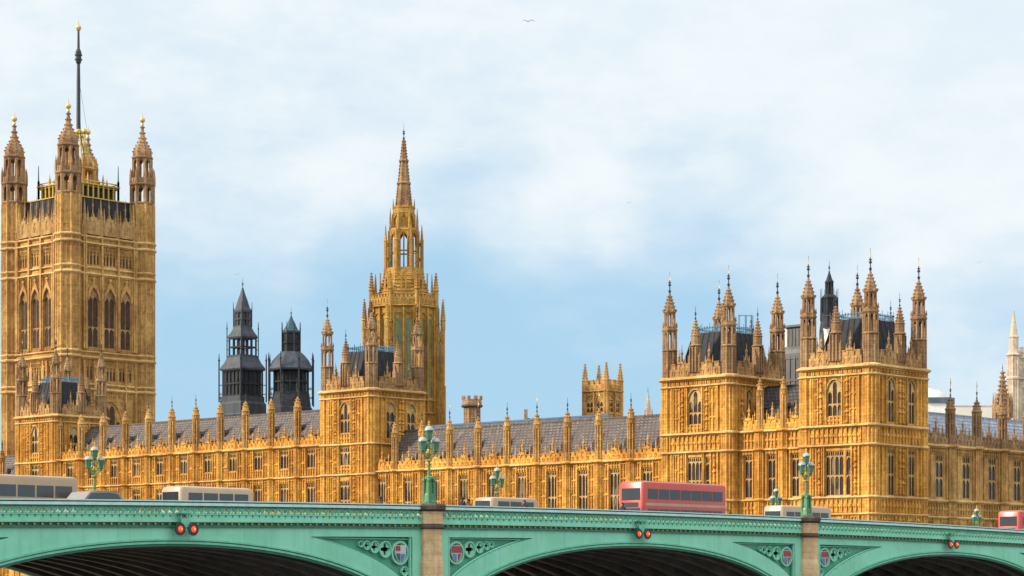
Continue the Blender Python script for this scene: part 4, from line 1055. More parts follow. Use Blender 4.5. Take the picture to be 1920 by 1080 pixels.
def lead_ventilator():
    x, y, _ = P(1497, 322)
    T = thing('lead_ventilator', 'grey panelled ventilator block between the two far right towers', 'ventilator', (x, y, GZ))
    z4 = lambda z: z+4
    mb = MB(); mb.lathe(0, 0, [(3.0, 0), (3.0, z4(32.2)), (2.6, z4(32.8)), (1.7, z4(33.4)), (1.7, z4(35.9)), (2.2, z4(36.1)), (2.2, z4(36.4)), (1.0, z4(36.5))], 4)
    for k in range(4):
        a = PI/2*k; n = Vector((math.cos(a), math.sin(a), 0)); tg = Vector((-n.y, n.x, 0))
        mb.frame(n*2.12, tg, -n)
        for q in (-1.8, -.9, 0, .9, 1.8): mb.box(q-.12, q+.12, -.14, .05, z4(22), z4(31.8))
        for z in (24.5, 28.2, 31.4): mb.box(-2, 2, -.1, .04, z4(z), z4(z)+.3)
        mb.frame(n*1.2, tg, -n)
        for q in (-.9, -.3, .3, .9): mb.box(q-.08, q+.08, -.1, .05, z4(33.4), z4(35.8))
    mb.frame(); mb.build('block', 'grey_lead', T)
    mb = MB(); mb.lathe(.9, .3, [(.45, z4(36.4)), (.4, z4(38)), (.5, z4(38.1)), (.1, z4(40.6))], 6); mb.build('spirelet', 'black_lead', T)
    # pale sheeted scaffold bay on its flank
    mb = MB(); mb.box(-1.9, -1.25, -1.1, .6, z4(32.9), z4(36.0)); mb.build('sheeting', 'white_sheet', T)
lead_ventilator()
x, y, _ = P(1550, 291); T = thing('tarpaulin', 'white sheet hanging by the slate roof of the corner tower', 'tarpaulin', (x, y, GZ+30.0))
mb = MB()
K = 8; vs = []; fs = []
for j in range(K+1):
    for i in range(K+1):
        u, v = i/K, j/K; vs.append(((u-.5)*(1.0-.35*(1-v)), .12*math.sin(5*u+3*v)+.05*math.sin(11*v), 4.4+v*2.2-.15*math.sin(PI*u)))
for j in range(K):
    for i in range(K): a = j*(K+1)+i; fs.append((a, a+1, a+K+2, a+K+1))
mb.add(vs, fs); mb.build('sheet', 'white_sheet', T, 60, rz=math.radians(20))
mb = MB(); mb.tube([(-.5, 0, 0), (-.5, 0, 8.6)], .06, 6); mb.tube([(.5, 0, 0), (.5, 0, 8.6)], .06, 6); mb.tube([(-.6, 0, 6.6), (.6, 0, 6.6)], .05, 6); mb.tube([(-.6, 0, 8.2), (.6, 0, 8.2)], .05, 6)
mb.build('scaffold', 'grey_lead', T, 40, rz=math.radians(20))

def lead_hall():
    T = thing('roofed_hall', 'long hall with blue lead roof behind the orange wing', 'hall', (-289, 262, GZ))
    L, D = 66, 11; mb = MB(); mb.box(0, L, 0, D, 0, 23.4); mb.build('wall', 'tower_stone', T)
    mb = MB(); mb.add([(-.3, -.4, 23.4), (L, -.4, 23.4), (L-3, D*.5, 29.4), (3, D*.5, 29.4), (L, D+.4, 23.4), (-.3, D+.4, 23.4)], [(0, 1, 2, 3), (3, 2, 4, 5), (0, 3, 5), (1, 4, 2)])
    for i in range(1, 30):
        x = L*i/30; mb.tube([(x, -.4, 23.45), (min(max(x, 3), L-3), D*.5, 29.45)], .07, 4)
    mb.box(3, L-3, D*.5-.15, D*.5+.15, 29.35, 29.65); mb.build('roof', 'lead_roof', T)
lead_hall()
def crenel_hall():
    x0, y0, _ = P(985, 385); x1, y1, _ = P(1100, 385)
    L = math.dist((x0, y0), (x1, y1)); T = thing('battlemented_hall', 'low stone hall with a battlemented parapet before the pinnacled belfry', 'hall', (x0, y0, GZ), math.atan2(y1-y0, x1-x0))
    mb = MB(); mb.box(0, L, 0, 8, 0, 30.2); mb.build('wall', 'tower_stone', T)
    mb = MB(); battlement(mb, 0, L, 30.2, .6, .6, 1.0, -.1, .4, False); string(mb, 0, L, 30.0, .25, .25); mb.box(-.2, .4, -.2, .4, 30.2, 33); mb.build('parapet', 'brown_stone', T)
crenel_hall()
def abbey():
    T = thing('church_tower', 'pale stone church tower with a spired corner turret at the right edge', 'tower', P(1901, 480))
    mb = MB(); z4 = lambda z: z+4
    mb.lathe(0, 0, [(1.35, 0), (1.35, z4(42.5)), (1.6, z4(42.7)), (1.6, z4(43.1)), (1.4, z4(43.3)), (1.4, z4(47.6)), (1.75, z4(47.9)), (1.3, z4(48.3)), (1.0, z4(49.2)), (1.0, z4(51.6)), (1.15, z4(51.8)), (.85, z4(52.1)), (.1, z4(57.6))], 8)
    oct_panels(mb, 1.4, z4(20), z4(42.4), .2, (z4(34), z4(28))); oct_panels(mb, 1.4, z4(43.3), z4(47.6), .18)
    mb.build('angle_turret', 'pale_stone', T)
    mb = MB(); mb.frame((1.0, .4, 0), (.735, .678, 0), (-.678, .735, 0))
    mb.wall(0, 9, 0, z4(47.5), [(3.2, 5.8, z4(26), z4(41))], .6); string(mb, 0, 9, z4(42.7), .4, .35); string(mb, 0, 9, z4(47.2), .4, .35); battlement(mb, 0, 9, z4(47.5), 1.2, .8, 1.3)
    panels(mb, .4, 3.0, z4(26), z4(41), .6, 3); panels(mb, .4, 8.6, z4(43.2), z4(47), .6, 4); mb.box(0, 9, 1.2, 9, 0, z4(47.3))
    mb.frame(); mb.build('wall', 'pale_stone', T)
    window(T, 1.0+.735*4.5, .4+.678*4.5, z4(26), 2.6, 15, 3, (.4, .7), True, math.atan2(.678, .735), 'pale_stone', 'dark_opening')
abbey()
def flat_block(label, px0, px1, d, z, mat, dark):
    x0, y0, _ = P(px0, d); x1, y1, _ = P(px1, d); L = math.dist((x0, y0), (x1, y1))
    T = thing('office_block', label, 'building', (x0, y0, GZ), math.atan2(y1-y0, x1-x0)); h = z+4
    mb = MB(); n = 5; ops = [(L*(i+.2)/n, L*(i+.8)/n, h-6.5, h-4.6) for i in range(n)]
    mb.wall(0, L, 0, h, ops, .3); mb.box(0, L, .4, 9, 0, h-.1); mb.build('wall', mat, T)
    for a, b, c, e in ops: g = MB(); g.box(a, b, .3, .38, c, e); g.build('window', 'window_glass', T)
    if dark:
        mb = MB(); mb.box(-.2, L+.3, -.3, 9.2, h, h+.95); mb.box(L*.05, L*.95, .6, 8, h+.95, h+1.1); mb.build('roof', 'lead_roof', T)
        mb = MB(); mb.lathe(L*.1, 5, [(4.4, h+1.1), (3.9, h+1.9), (2.6, h+2.7), (.4, h+3.2)], 20); mb.build('dome', 'cream_render', T, 40)
    else:
        mb = MB(); mb.box(-.05, L+.05, -.06, 9, h, h+.25); mb.build('coping', 'pale_stone', T)
flat_block('white walled block with a dark blue flat roof behind the corner tower', 1740, 1787, 425, 33.3, 'white_sheet', True)
flat_block('cream flat topped block behind the pale blue slate roof', 1790, 1876, 470, 36.0, 'cream_render', False)

# ------------------------------------------------------------------ bridge
BX = -97.7; BX2 = -131.0; BC = 119.0; SPAN = {78.6: 39.6, 118.7: 40.6, 159.0: 40.0}
def rail(b): return EYE+4.56-.000183*(b-BC)**2          # top of the hand rail
H_ = 5.2
def intr0(c): return rail(c)-2.55
def arch_pts(c, off, K=56):
    pts = []; A_ = SPAN[c]/2-1.6
    for i in range(K+1):
        ph = PI*i/K; x, z = A_*math.cos(PI-ph), H_*math.sin(ph)
        nx, nz = x/A_**2, z/H_**2; L = math.hypot(nx, nz)
        pts.append((c+x+off*nx/L, intr0(c)-H_+z+off*nz/L))
    return pts
def zoff(c, off):
    pts = arch_pts(c, off, 160)
    def f(b):
        if b <= pts[0][0] or b >= pts[-1][0]: return intr0(c)-H_-.5
        for p, q in zip(pts[:-1], pts[1:]):
            if p[0] <= b <= q[0]: return p[1]+(q[1]-p[1])*(b-p[0])/max(q[0]-p[0], 1e-9)
        return intr0(c)-H_-.5
    return f
Bridge = thing('road_bridge', 'green painted iron arch bridge with stone piers crossing the river', 'bridge', (BX, BC, 0))
BO = Vector((BX, BC, 0))
class BB(MB):
    """bridge builder: local x = along the bridge (world y), local y = into the bridge (world -x); stored relative to the bridge origin"""
    def __init__(s): super().__init__(); s.frame((0, -BC, 0), (0, 1, 0), (-1, 0, 0))
spans = [(c, 0) for c in SPAN]
piers = [58.8, 98.4, 139, 179]
def ribbon(mb, lo, hi, y0, y1):
    """solid following two matching polylines (lists of (x, z))"""
    n = len(lo)
    vs = [(x, y, z) for y in (y0, y1) for (x, z) in lo]+[(x, y, z) for y in (y0, y1) for (x, z) in hi]
    fs = []
    for i in range(n-1):
        a, b, c, d = i, n+i, 2*n+i, 3*n+i
        fs += [(a, a+1, c+1, c), (b+1, b, d, d+1), (c, c+1, d+1, d), (b, b+1, a+1, a)]
    fs += [(0, 2*n, 3*n, n), (n-1, 2*n-1, 4*n-1, 3*n-1)]
    mb.add(vs, fs)
def seg(b0, b1, step=1.0):
    k = max(2, int((b1-b0)/step)); return [b0+(b1-b0)*i/k for i in range(k+1)]
def course(mb, b0, b1, dz0, dz1, y0, y1):
    bs = seg(b0, b1); ribbon(mb, [(b, rail(b)+dz0) for b in bs], [(b, rail(b)+dz1) for b in bs], y0, y1)
HP = .80        # half width of a pier shaft
TREF = []
for k in range(18):
    pass
def trefoil(cx, cz, r):
    pts = []
    for k in range(24):
        a = 2*PI*k/24+PI/2; rr = r*(.72+.34*math.cos(3*(a-PI/2))); pts.append((cx+rr*math.cos(a), cz+rr*math.sin(a)))
    return pts
def circle(cx, cz, r, n=22): return [(cx+r*math.cos(2*PI*k/n), cz+r*math.sin(2*PI*k/n)) for k in range(n)]
def quatrefoil(cx, cz, r, n=32, rot=0):
    return [(cx+r*(.74+.28*math.cos(4*(2*PI*k/n)))*math.cos(2*PI*k/n+rot), cz+r*(.74+.28*math.cos(4*(2*PI*k/n)))*math.sin(2*PI*k/n+rot)) for k in range(n)]
def spandrel_face(c):
    """face plate between arch ring and cornice with two sunk, traceried panels"""
    ze = zoff(c, .40); zl = zoff(c, 1.42)
    top = lambda b: rail(b)-1.50
    ptop = lambda b: rail(b)-2.02
    mb = BB(); rec = .50
    b0, b1 = c-SPAN[c]/2+HP, c+SPAN[c]/2-HP
    bs = [b0+(b1-b0)*i/190 for i in range(191)]
    pe = SPAN[c]/2-HP-.85
    def inpanel(b): return abs(b-c) < pe and zl(b) < ptop(b)-.02
    for u, v in zip(bs[:-1], bs[1:]):
        m_ = (u+v)/2
        if inpanel(m_):
            mb.add([(u, 0, ze(u)), (v, 0, ze(v)), (v, 0, zl(v)), (u, 0, zl(u))], [(0, 1, 2, 3)])
            mb.add([(u, 0, ptop(u)), (v, 0, ptop(v)), (v, 0, top(v)), (u, 0, top(u))], [(0, 1, 2, 3)])
            mb.add([(u, 0, zl(u)), (v, 0, zl(v)), (v, rec, zl(v)), (u, rec, zl(u))], [(0, 1, 2, 3)])
            mb.add([(u, 0, ptop(u)), (v, 0, ptop(v)), (v, rec, ptop(v)), (u, rec, ptop(u))], [(3, 2, 1, 0)])
        else:
            mb.add([(u, 0, ze(u)), (v, 0, ze(v)), (v, 0, top(v)), (u, 0, top(u))], [(0, 1, 2, 3)])
    for q in (-1, 1):
        b = c+q*pe; mb.add([(b, 0, zl(b)), (b, rec, zl(b)), (b, rec, ptop(b)), (b, 0, ptop(b))], [(0, 1, 2, 3)])
    for k in range(-4, 5):       # plate joints: slim cover strips
        b = c+k*4.1+.6
        if abs(b-c) < pe+.5: mb.box(b-.03, b+.03, -.012, .02, max(ze(b), ptop(b)+.02 if inpanel(b) else ze(b))+.02, top(b)-.02)
    return mb
def tracery(c, q):
    """pierced plate with a shield ring, quatrefoils and daggers, q = side of the span"""
    zl = zoff(c, 1.42); ptop = lambda b: rail(b)-2.02
    pe = SPAN[c]/2-HP-.85
    apex = next(x for x in [i*.02 for i in range(100, 1000)] if zl(c+q*x) < ptop(c+q*x)-.05)
    xs = [apex+(pe-apex)*i/26 for i in range(27)]
    lo = [(c+q*x, max(zl(c+q*x), intr0(c)-2.9)+.005) for x in xs]; hi = [(c+q*x, ptop(c+q*x)-.005) for x in xs[::-1]]
    cs = []
    xx = pe-.06
    for r in (.74, .52, .38, .28, .20):
        cx = xx-r-.03; b = c+q*cx; ct = ptop(b)-r-.24
        # shrink or stop where the ring would run into the curved edge
        while r > .12 and min(math.hypot(b+dx-b, zl(b+dx)-(ptop(b)-r-.24)) if zl(b+dx) < ptop(b)-r-.24 else 0 for dx in [k*.1-.8 for k in range(17)]) < r+.03: r -= .02
        if r <= .12: break
        ct = ptop(b)-r-.24
        cs.append((b, ct, r)); xx = cx-r+.03
    holes = []
    for b, z, r in cs:
        holes.append(circle(b, z, r*.80))
    # lower circle beneath the shield ring
    b = c+q*(pe-.42); z = ptop(b)-2.12; low = []
    if z-.34 > zl(b-q*.3)+.05: low.append((b, z, .30))
    for b_, z_, r_ in low: holes.append(circle(b_, z_, r_*.8))
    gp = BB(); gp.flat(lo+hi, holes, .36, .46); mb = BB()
    for b, z, r in cs+low:          # raised rings, foils inside
        mb.flat(circle(b, z, r*1.0), [circle(b, z, r*.84)], .14, .335)
    for (a, z0_), (a2, z2_) in zip(lo[:-1], lo[1:]): mb.tube([(a, .22, z0_+.06), (a2, .22, z2_+.06)], .06, 4)
    mb.box(min(lo[0][0], lo[-1][0]), max(lo[0][0], lo[-1][0]), .2, .335, min(h_[1] for h_ in hi)-.02-.07, min(h_[1] for h_ in hi)-.02)
    for b, z, r in cs[1:]+low:
        mb.flat(circle(b, z, r*.86), [quatrefoil(b, z, r*.72)], .22, .34)
    b, z, r = cs[0]
    mb.flat(circle(b, z, r*.86), [circle(b, z, r*.74)], .24, .34)
    mb.box(min(lo[-1][0], lo[-1][0]-q*.12), max(lo[-1][0], lo[-1][0]-q*.12), .04, .2, lo[-1][1], ptop(lo[-1][0])-.01)
    return mb, cs, gp
def shield(b, z, r, kind):
    """painted coat-of-arms shield: quartered, two different makes"""
    o = []
    w, h = r*.62, r*.86
    def pl(pts, y0, y1):
        m2 = BB(); m2.flat(pts, [], y0, y1); return m2
    full = [(b-w, z+h*.75), (b-w, z-h*.15), (b-w*.6, z-h*.7), (b, z-h), (b+w*.6, z-h*.7), (b+w, z-h*.15), (b+w, z+h*.75)]
    o.append((pl(full, .12, .24), 'crest_white'))
    if kind == 0:
        o.append((pl([(b-w*.92, z+h*.68), (b-w*.92, z+h*.02), (b+w*.92, z+h*.02), (b+w*.92, z+h*.68)], .09, .13), 'crest_red'))
        o.append((pl([(b-w*.8, z-h*.1), (b-w*.55, z-h*.62), (b-.02, z-h*.9), (b-.02, z-h*.1)], .09, .13), 'crest_blue'))
        o.append((pl([(b+.12, z-h*.1), (b+.12, z-h*.85), (b+w*.5, z-h*.6), (b+w*.85, z-h*.1)], .094, .13), 'crest_red'))
    else:
        o.append((pl([(b+.02, z-h*.1), (b+.02, z-h*.9), (b+w*.55, z-h*.62), (b+w*.85, z-h*.1)], .09, .13), 'crest_blue'))
        o.append((pl([(b-w*.9, z+h*.68), (b-w*.9, z+h*.2), (b-.05, z+h*.2), (b-.05, z+h*.68)], .09, .13), 'crest_red'))
        o.append((pl([(b-w*.85, z-h*.05), (b-w*.55, z-h*.6), (b-.06, z-h*.85), (b-.06, z-h*.05)], .094, .13), 'deep_green'))
    return o
LAT = None
for c, _ in spans:
    b0, b1 = c-SPAN[c]/2+HP, c+SPAN[c]/2-HP
    spandrel_face(c).build('spandrel', 'green_paint', Bridge)
    # arch ring mouldings
    for lo, hi, y0, y1, mt in ((-.02, .12, -.02, .5, 'deep_green'), (.12, .24, -.10, .4, 'green_trim'), (.24, .30, -.06, .3, 'deep_green'), (.30, .40, -.14, .3, 'green_trim')):
        mb = BB(); ribbon(mb, arch_pts(c, lo), arch_pts(c, hi), y0, y1); mb.build('arch_ring', mt, Bridge)
    for q in (-1, 1):
        mb, cs, gp = tracery(c, q); Tr = mb.build('tracery', 'green_paint', Bridge); gp.build('ground_plate', 'recess_shade_green', Tr)
        sh = shield(*cs[0], 0 if q < 0 else (1 if c < 100 else 0))
        base = sh[0][0].build('shield', sh[0][1], Bridge, label='painted coat of arms shield in the spandrel ring')
        for m2, mt in sh[1:]: m2.build('blazon', mt, base)
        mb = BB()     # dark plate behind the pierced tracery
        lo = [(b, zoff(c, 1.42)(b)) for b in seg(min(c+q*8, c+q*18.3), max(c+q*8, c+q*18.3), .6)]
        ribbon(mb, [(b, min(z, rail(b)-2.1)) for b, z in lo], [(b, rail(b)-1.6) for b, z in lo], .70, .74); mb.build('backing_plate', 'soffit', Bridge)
    # parapet: hand rail, pierced trefoil lattice, solid band
    mb = BB(); course(mb, b0, b1, -.30, -.14, -.18, .36); mb.build('hand_rail', 'pale_rail', Bridge)
    mb = BB(); course(mb, b0, b1, -.137, -.071, -.05, .26); mb.build('rail_cove', 'deep_green', Bridge)
    mb = BB(); course(mb, b0, b1, -.068, 0, -.20, .36); mb.build('rail_cap', 'pale_rail', Bridge); 
    mb = BB(); course(mb, b0, b1, -.36, -.302, -.06, .22); mb.build('rail_cove', 'deep_green', Bridge)
    mb = BB(); n = 76; st = (b1-b0)/n
    for i in range(n):
        a = b0+i*st; z = rail(a+st/2)-.76
        f0 = mb.M; mb.frame((0, -BC+a, z), (0, 1, 0), (-1, 0, 0))
        mb.flat([(0, 0), (st, 0), (st, .40), (0, .40)], [trefoil_cell(st) if False else trefoil(st/2, .18, .185), [(.02, .30), (.11, .375), (.02, .375)], [(st-.02, .375), (st-.11, .375), (st-.02, .30)]], .02, .12)
        mb.tube([(.0, -.02, .02), (st/2, -.02, .39)], .022, 4); mb.tube([(st, -.02, .02), (st/2, -.02, .39)], .022, 4)
        mb.frame(); mb.M = f0; mb.flip = False
        mb.frame((0, -BC, 0), (0, 1, 0), (-1, 0, 0))
    mb.build('lattice', 'green_trim', Bridge)
    mb = BB(); course(mb, b0, b1, -1.20, -.76, -.02, .26); course(mb, b0, b1, -.80, -.755, -.06, .25)
    course(mb, b0, b1, -1.22, -1.12, -.08, .2)
    mb.build('parapet_band', 'green_paint', Bridge)
    mb = BB()
    for i in range(n): a = b0+(i+.5)*st; z = rail(a)-.86; mb.lathe(a, -.022, [(.05, z-.05), (.05, z+.05)], 8); 
    mb.build('rosette_row', 'deep_green', Bridge, kind='stuff')
    mb = BB(); course(mb, b0, b1, -1.40, -1.22, .10, .3); course(mb, b0, b1, -1.50, -1.40, -.12, .25); mb.build('cornice', 'deep_green', Bridge)
    mb = BB()
    for i in range(n):
        a = b0+(i+.5)*st; z = rail(a)-1.31; mb.flat([(a-.10, z), (a, z-.07), (a+.10, z), (a, z+.07)], [], .02, .12)
    mb.build('gilding', 'gold', Bridge, kind='stuff')
    # iron ribs and soffit
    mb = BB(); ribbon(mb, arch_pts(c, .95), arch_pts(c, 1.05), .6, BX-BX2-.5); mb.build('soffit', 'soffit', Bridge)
    for k in range(14):
        y = 1.4+k*2.35
        if y > BX-BX2-1: break
        mb = BB(); ribbon(mb, arch_pts(c, .02), arch_pts(c, .94), y-.06, y+.06); ribbon(mb, arch_pts(c, -.06), arch_pts(c, .02), y-.24, y+.24)
        for ph in range(2, 55, 3):
            p = arch_pts(c, .45)[ph]
            if k < 13: mb.box(p[0]-.06, p[0]+.06, y+.07, min(y+2.28, BX-BX2-.6), p[1]-.12, p[1]+.14)
        mb.build('rib', 'rib_paint', Bridge)
    # far face and far parapet
    mb = BB(); W_ = BX-BX2
    ribbon(mb, arch_pts(c, 0), arch_pts(c, .4), W_-.45, W_+.1); mb.build('arch_ring', 'green_trim', Bridge)
    mb = BB(); ze = zoff(c, .4); bs = seg(b0, b1, .5); ribbon(mb, [(b, ze(b)) for b in bs], [(b, rail(b)-1.5) for b in bs], W_-.3, W_); mb.build('spandrel', 'green_paint', Bridge)
    mb = BB(); course(mb, b0, b1, -1.5, -.22, W_-.2, W_-.02); course(mb, b0, b1, -.215, 0, W_-.35, W_+.15); mb.build('parapet_band', 'green_paint', Bridge)
W_ = BX-BX2
mb = BB(); bs = seg(15, 226, 3); ribbon(mb, [(b, rail(b)-1.58) for b in bs], [(b, rail(b)-1.20) for b in bs], .32, W_-.4); mb.build('deck', 'paving', Bridge)
mb = MB(); mb.frame((BX, 0, 0), (0, 1, 0), (-1, 0, 0)); ribbon(mb, [(b, rail(b)-1.31+.12) for b in bs], [(b, rail(b)-1.18) for b in bs], 5.5, W_-5.5); o = mb.build('road', 'asphalt'); o['kind'] = 'structure'
def oct_xy(mb, b, y, prof): mb.lathe(b, y, prof, 8)
for p in piers:
    r = rail(p)
    for y in ((.12, W_-.12) if p < 170 else (.12,)):
        mb = BB(); oct_xy(mb, p, y, [(.95, 0), (.95, r-3.6), (.87, r-3.2), (.87, r-1.52)]); oct_xy(mb, p, y, [(.92, r-1.22), (.92, r-.42)])
        Pr = mb.build('pier', 'pier_stone', Bridge)
        mb = BB(); oct_xy(mb, p, y, [(.88, r-1.52), (1.06, r-1.46), (1.06, r-1.36), (.94, r-1.28), (.94, r-1.2)]); oct_xy(mb, p, y, [(.93, r-.43), (1.12, r-.30), (1.14, r-.08), (1.08, r+.02), (.9, r+.06)])
        mb.build('capital', 'dark_stone', Pr)
    mb = BB(); mb.box(p-1.55, p+1.55, .35, W_-.35, 0, r-4.4); mb.box(p-.9, p+.9, .3, W_-.3, r-4.4, r-1.6); mb.build('pier_wall', 'pier_stone', Bridge)

# ------------------------------------------------------------------ lamp standards
def lamp_standard():
    T = thing('lamp_standard', 'x', 'street lamp', (0, 0, 0), 0, 'triple lantern lamps on the bridge piers')
    mb = MB(); mb.lathe(0, 0, [(.42, 0), (.42, .12), (.34, .2), (.30, .55), (.26, .65)], 8)
    for i in range(4):
        a = PI/4+PI/2*i; x, y = .30*math.cos(a), .30*math.sin(a)
        mb.lathe(x, y, [(.15, .0), (.13, .5), (.10, 1.35), (.14, 1.45), (.12, 1.6)], 6)
    mb.lathe(0, 0, [(.24, .6), (.20, 1.45), (.30, 1.55), (.30, 1.66), (.12, 1.75)], 8); mb.build('pedestal', 'lamp_green', T)
    mb = MB(); mb.lathe(0, 0, [(.11, 1.7), (.085, 2.4), (.08, 2.72), (.07, 3.9), (.05, 4.02)], 8)
    for q in (-1, 1):
        mb.tube([(0, 0, 2.75), (q*.22, 0, 2.86), (q*.42, 0, 3.05), (q*.52, 0, 3.12), (q*.53, 0, 3.22)], [.05, .045, .04, .04, .05], 6)
        mb.tube([(0, 0, 3.6), (q*.18, 0, 3.42), (q*.36, 0, 3.16), (q*.5, 0, 3.1)], .03, 5)
    mb.build('shaft', 'lamp_green', T)
    mb = MB(); mb.lathe(0, 0, [(.1, 2.62), (.21, 2.70), (.21, 2.76), (.1, 2.82)], 10)
    for q in (-1, 1):
        mb.tube([(q*.05, 0, 2.8), (q*.2, -.02, 3.0), (q*.32, 0, 3.22), (q*.26, 0, 3.36), (q*.16, 0, 3.3), (q*.15, 0, 3.2)], [.05, .05, .045, .04, .035, .02], 6)
    mb.flat(trefoil(0, 3.22, .22), [], -.10, .10)
    mb.flat(circle(0, 3.22, .1, 10), [], -.15, .15)
    mb.build('gilt_bracket', 'gold', T)
    mb = MB(); mb.lathe(0, 0, [(.13, -.02), (.19, .05), (.27, .50), (.27, .52)], 8); gm = mb.mesh('lantern', 'lamp_glass')
    mb = MB()
    for i in range(8):
        a = PI/8+PI/4*i; mb.tube([(.195*math.cos(a), .195*math.sin(a), .05), (.278*math.cos(a), .278*math.sin(a), .52)], .016, 4)
    mb.lathe(0, 0, [(.06, -.22), (.10, -.1), (.20, .0), (.20, .05), (.16, .07)], 8); mb.lathe(0, 0, [(.27, .5), (.33, .53), (.31, .59), (.27, .6)], 8); fm = mb.mesh('lantern_frame', 'lamp_green')
    mb = MB(); mb.lathe(0, 0, [(.34, .585), (.32, .66), (.25, .76), (.14, .83), (.05, .86)], 10); dm = mb.mesh('lantern_dome', 'lamp_dome', 50)
    mb = MB(); mb.lathe(0, 0, [(.06, .84), (.10, .9), (.05, .96), (.09, 1.03), (.03, 1.12), (.01, 1.2)], 8); cm = mb.mesh('lantern_finial', 'gold')
    for x, z in ((0, 4.02), (-.56, 3.32), (.56, 3.32)):
        l = put('lantern', gm, T, (x, 0, z), 0, (.88, .88, 1)); put('lantern_frame', fm, l); put('lantern_dome', dm, l); put('lantern_finial', cm, l)
    return T
lamp0 = lamp_standard(); reg(lamp0)
LS = 1.0
spots = [(BX+.0, 98.4, 'large triple lantern lamp on the middle stone pier of the near parapet'),
         (BX+.0, 139, 'triple lantern lamp on the stone pier near the corner tower'),
         (BX2, 97.4, 'triple lantern lamp on the far parapet before the left end of the palace'),
         (BX2, 140, 'triple lantern lamp on the far parapet, beside the pale van, right of the biggest lamp'),
         (BX2, 180.8, 'small triple lantern lamp on the far parapet beside the white van'),
         (BX2, 219, 'smallest triple lantern lamp, before the brown north side')]
for i, (x, y, lab) in enumerate(spots):
    o = lamp0 if i == 0 else copy_tree(lamp0)
    o.location = (x-.12 if x == BX else x+.12, y, rail(y)+.06); o.rotation_euler = (0, 0, PI/2); o['label'] = lab
for p in (180.8, 219): mb = BB(); oct_xy(mb, p, W_-.12, [(.9, 0), (.9, rail(p)+.06)]); mb.build('pier', 'pier_stone', Bridge)

# ------------------------------------------------------------------ navigation lights
def nav_light():
    T = thing('navigation_light', 'x', 'navigation light', (0, 0, 0), 0, 'pairs of red navigation lights over the arches')
    # local x along the bridge, -y outward
    mb = MB(); mb.box(-.34, .34, -.50, .0, -.78, -.70); mb.box(-.42, .42, -.55, -.3, -.72, -.66)
    for q in (-.26, .26): mb.tube([(q, -.36, -.7), (q, -.40, -1.3), (q*.8, -.42, -1.62)], .035, 6); mb.tube([(q, 0, -.74), (q, -.44, -1.25)], .03, 5)
    mb.box(-.26, .26, -.44, -.34, -1.52, -1.0); mb.box(-.52, .52, -.46, -.40, -1.68, -1.60); mb.build('bracket', 'green_trim', T)
    for q in (-.47, .47):
        mb = MB(); mb.flat([(q+.36*math.cos(2*PI*k/28), -1.62+.36*math.sin(2*PI*k/28)) for k in range(28)], [], -.56, -.50); 
        bd = mb.build('target_board', 'dark_iron', T)
        mb = MB(); mb.frame((q, -.56, -1.62), (1, 0, 0), (0, 1, 0)); K = 16
        vs = [(0, -.16, 0)]+[(.17*math.cos(2*PI*k/K), -.02, .17*math.sin(2*PI*k/K)) for k in range(K)]
        mb.add(vs, [(0, 1+k, 1+(k+1) % K) for k in range(K)]); mb.build('red_lens', 'red_lamp', bd)
        mb = MB(); mb.ball(q, -.66, -1.62, .055, 10, 6); mb.build('bulb', 'amber_core', bd)
    return T
nl = nav_light(); reg(nl)
for i, (c, lab) in enumerate(((78.6, 'biggest pair of red lights on round black boards, over the left arch'), (118.7, 'pair of red lights on black boards over the middle arch'), (159, 'smallest pair of red lights on black boards, over the right arch'))):
    o = nl if i == 0 else copy_tree(nl)
    o.location = (BX, c, rail(c)); o.rotation_euler = (0, 0, PI/2); o['label'] = lab

# ------------------------------------------------------------------ traffic on the bridge
def deckz(b): return rail(b)-1.18
def rbox(mb, x0, x1, y0, y1, z0, z1, r=.15):
    """box with rounded vertical edges and a softened roof"""
    def lp(i, z): 
        pts = []
        for sx, sy, a0 in ((1, 1, 0), (-1, 1, PI/2), (-1, -1, PI), (1, -1, 1.5*PI)):
            for k in range(4):
                a = a0+PI/2*k/3; cx = (x1-r-i if sx > 0 else x0+r+i); cy = (y1-r-i if sy > 0 else y0+r+i); pts.append((cx+r*math.cos(a), cy+r*math.sin(a), z))
        return pts
    L = [lp(0, z0), lp(0, z1-r), lp(r*.3, z1-r*.3), lp(r, z1)]
    n = len(L[0]); vs = [p for l in L for p in l]; fs = []
    for j in range(len(L)-1):
        for i in range(n): fs.append((j*n+i, j*n+(i+1) % n, (j+1)*n+(i+1) % n, (j+1)*n+i))
    fs.append(tuple(range(n))[::-1]); fs.append(tuple(range((len(L)-1)*n, len(L)*n))); mb.add(vs, fs)
def wheels(T, xs, y0, y1, r=.48):
    for x in xs:
        for y in (y0, y1):
            mb = MB(); vs = []
            K = 20
            for yy in (y-.13, y+.13):
                vs += [(x+r*math.cos(2*PI*k/K), yy, r+r*math.sin(2*PI*k/K)) for k in range(K)]
            mb.add(vs, [(k, (k+1) % K, K+(k+1) % K, K+k) for k in range(K)]+[tuple(range(K))[::-1], tuple(range(K, 2*K))])
            w = mb.build('wheel', 'black_rubber', T)
            mb = MB(); vs = [(x+r*.55*math.cos(2*PI*k/12), yy, r+r*.55*math.sin(2*PI*k/12)) for yy in (y-.15, y+.15) for k in range(12)]
            mb.add(vs, [(k, (k+1) % 12, 12+(k+1) % 12, 12+k) for k in range(12)]+[tuple(range(12))[::-1], tuple(range(12, 24))]); mb.build('rim', 'grey_paint', w)
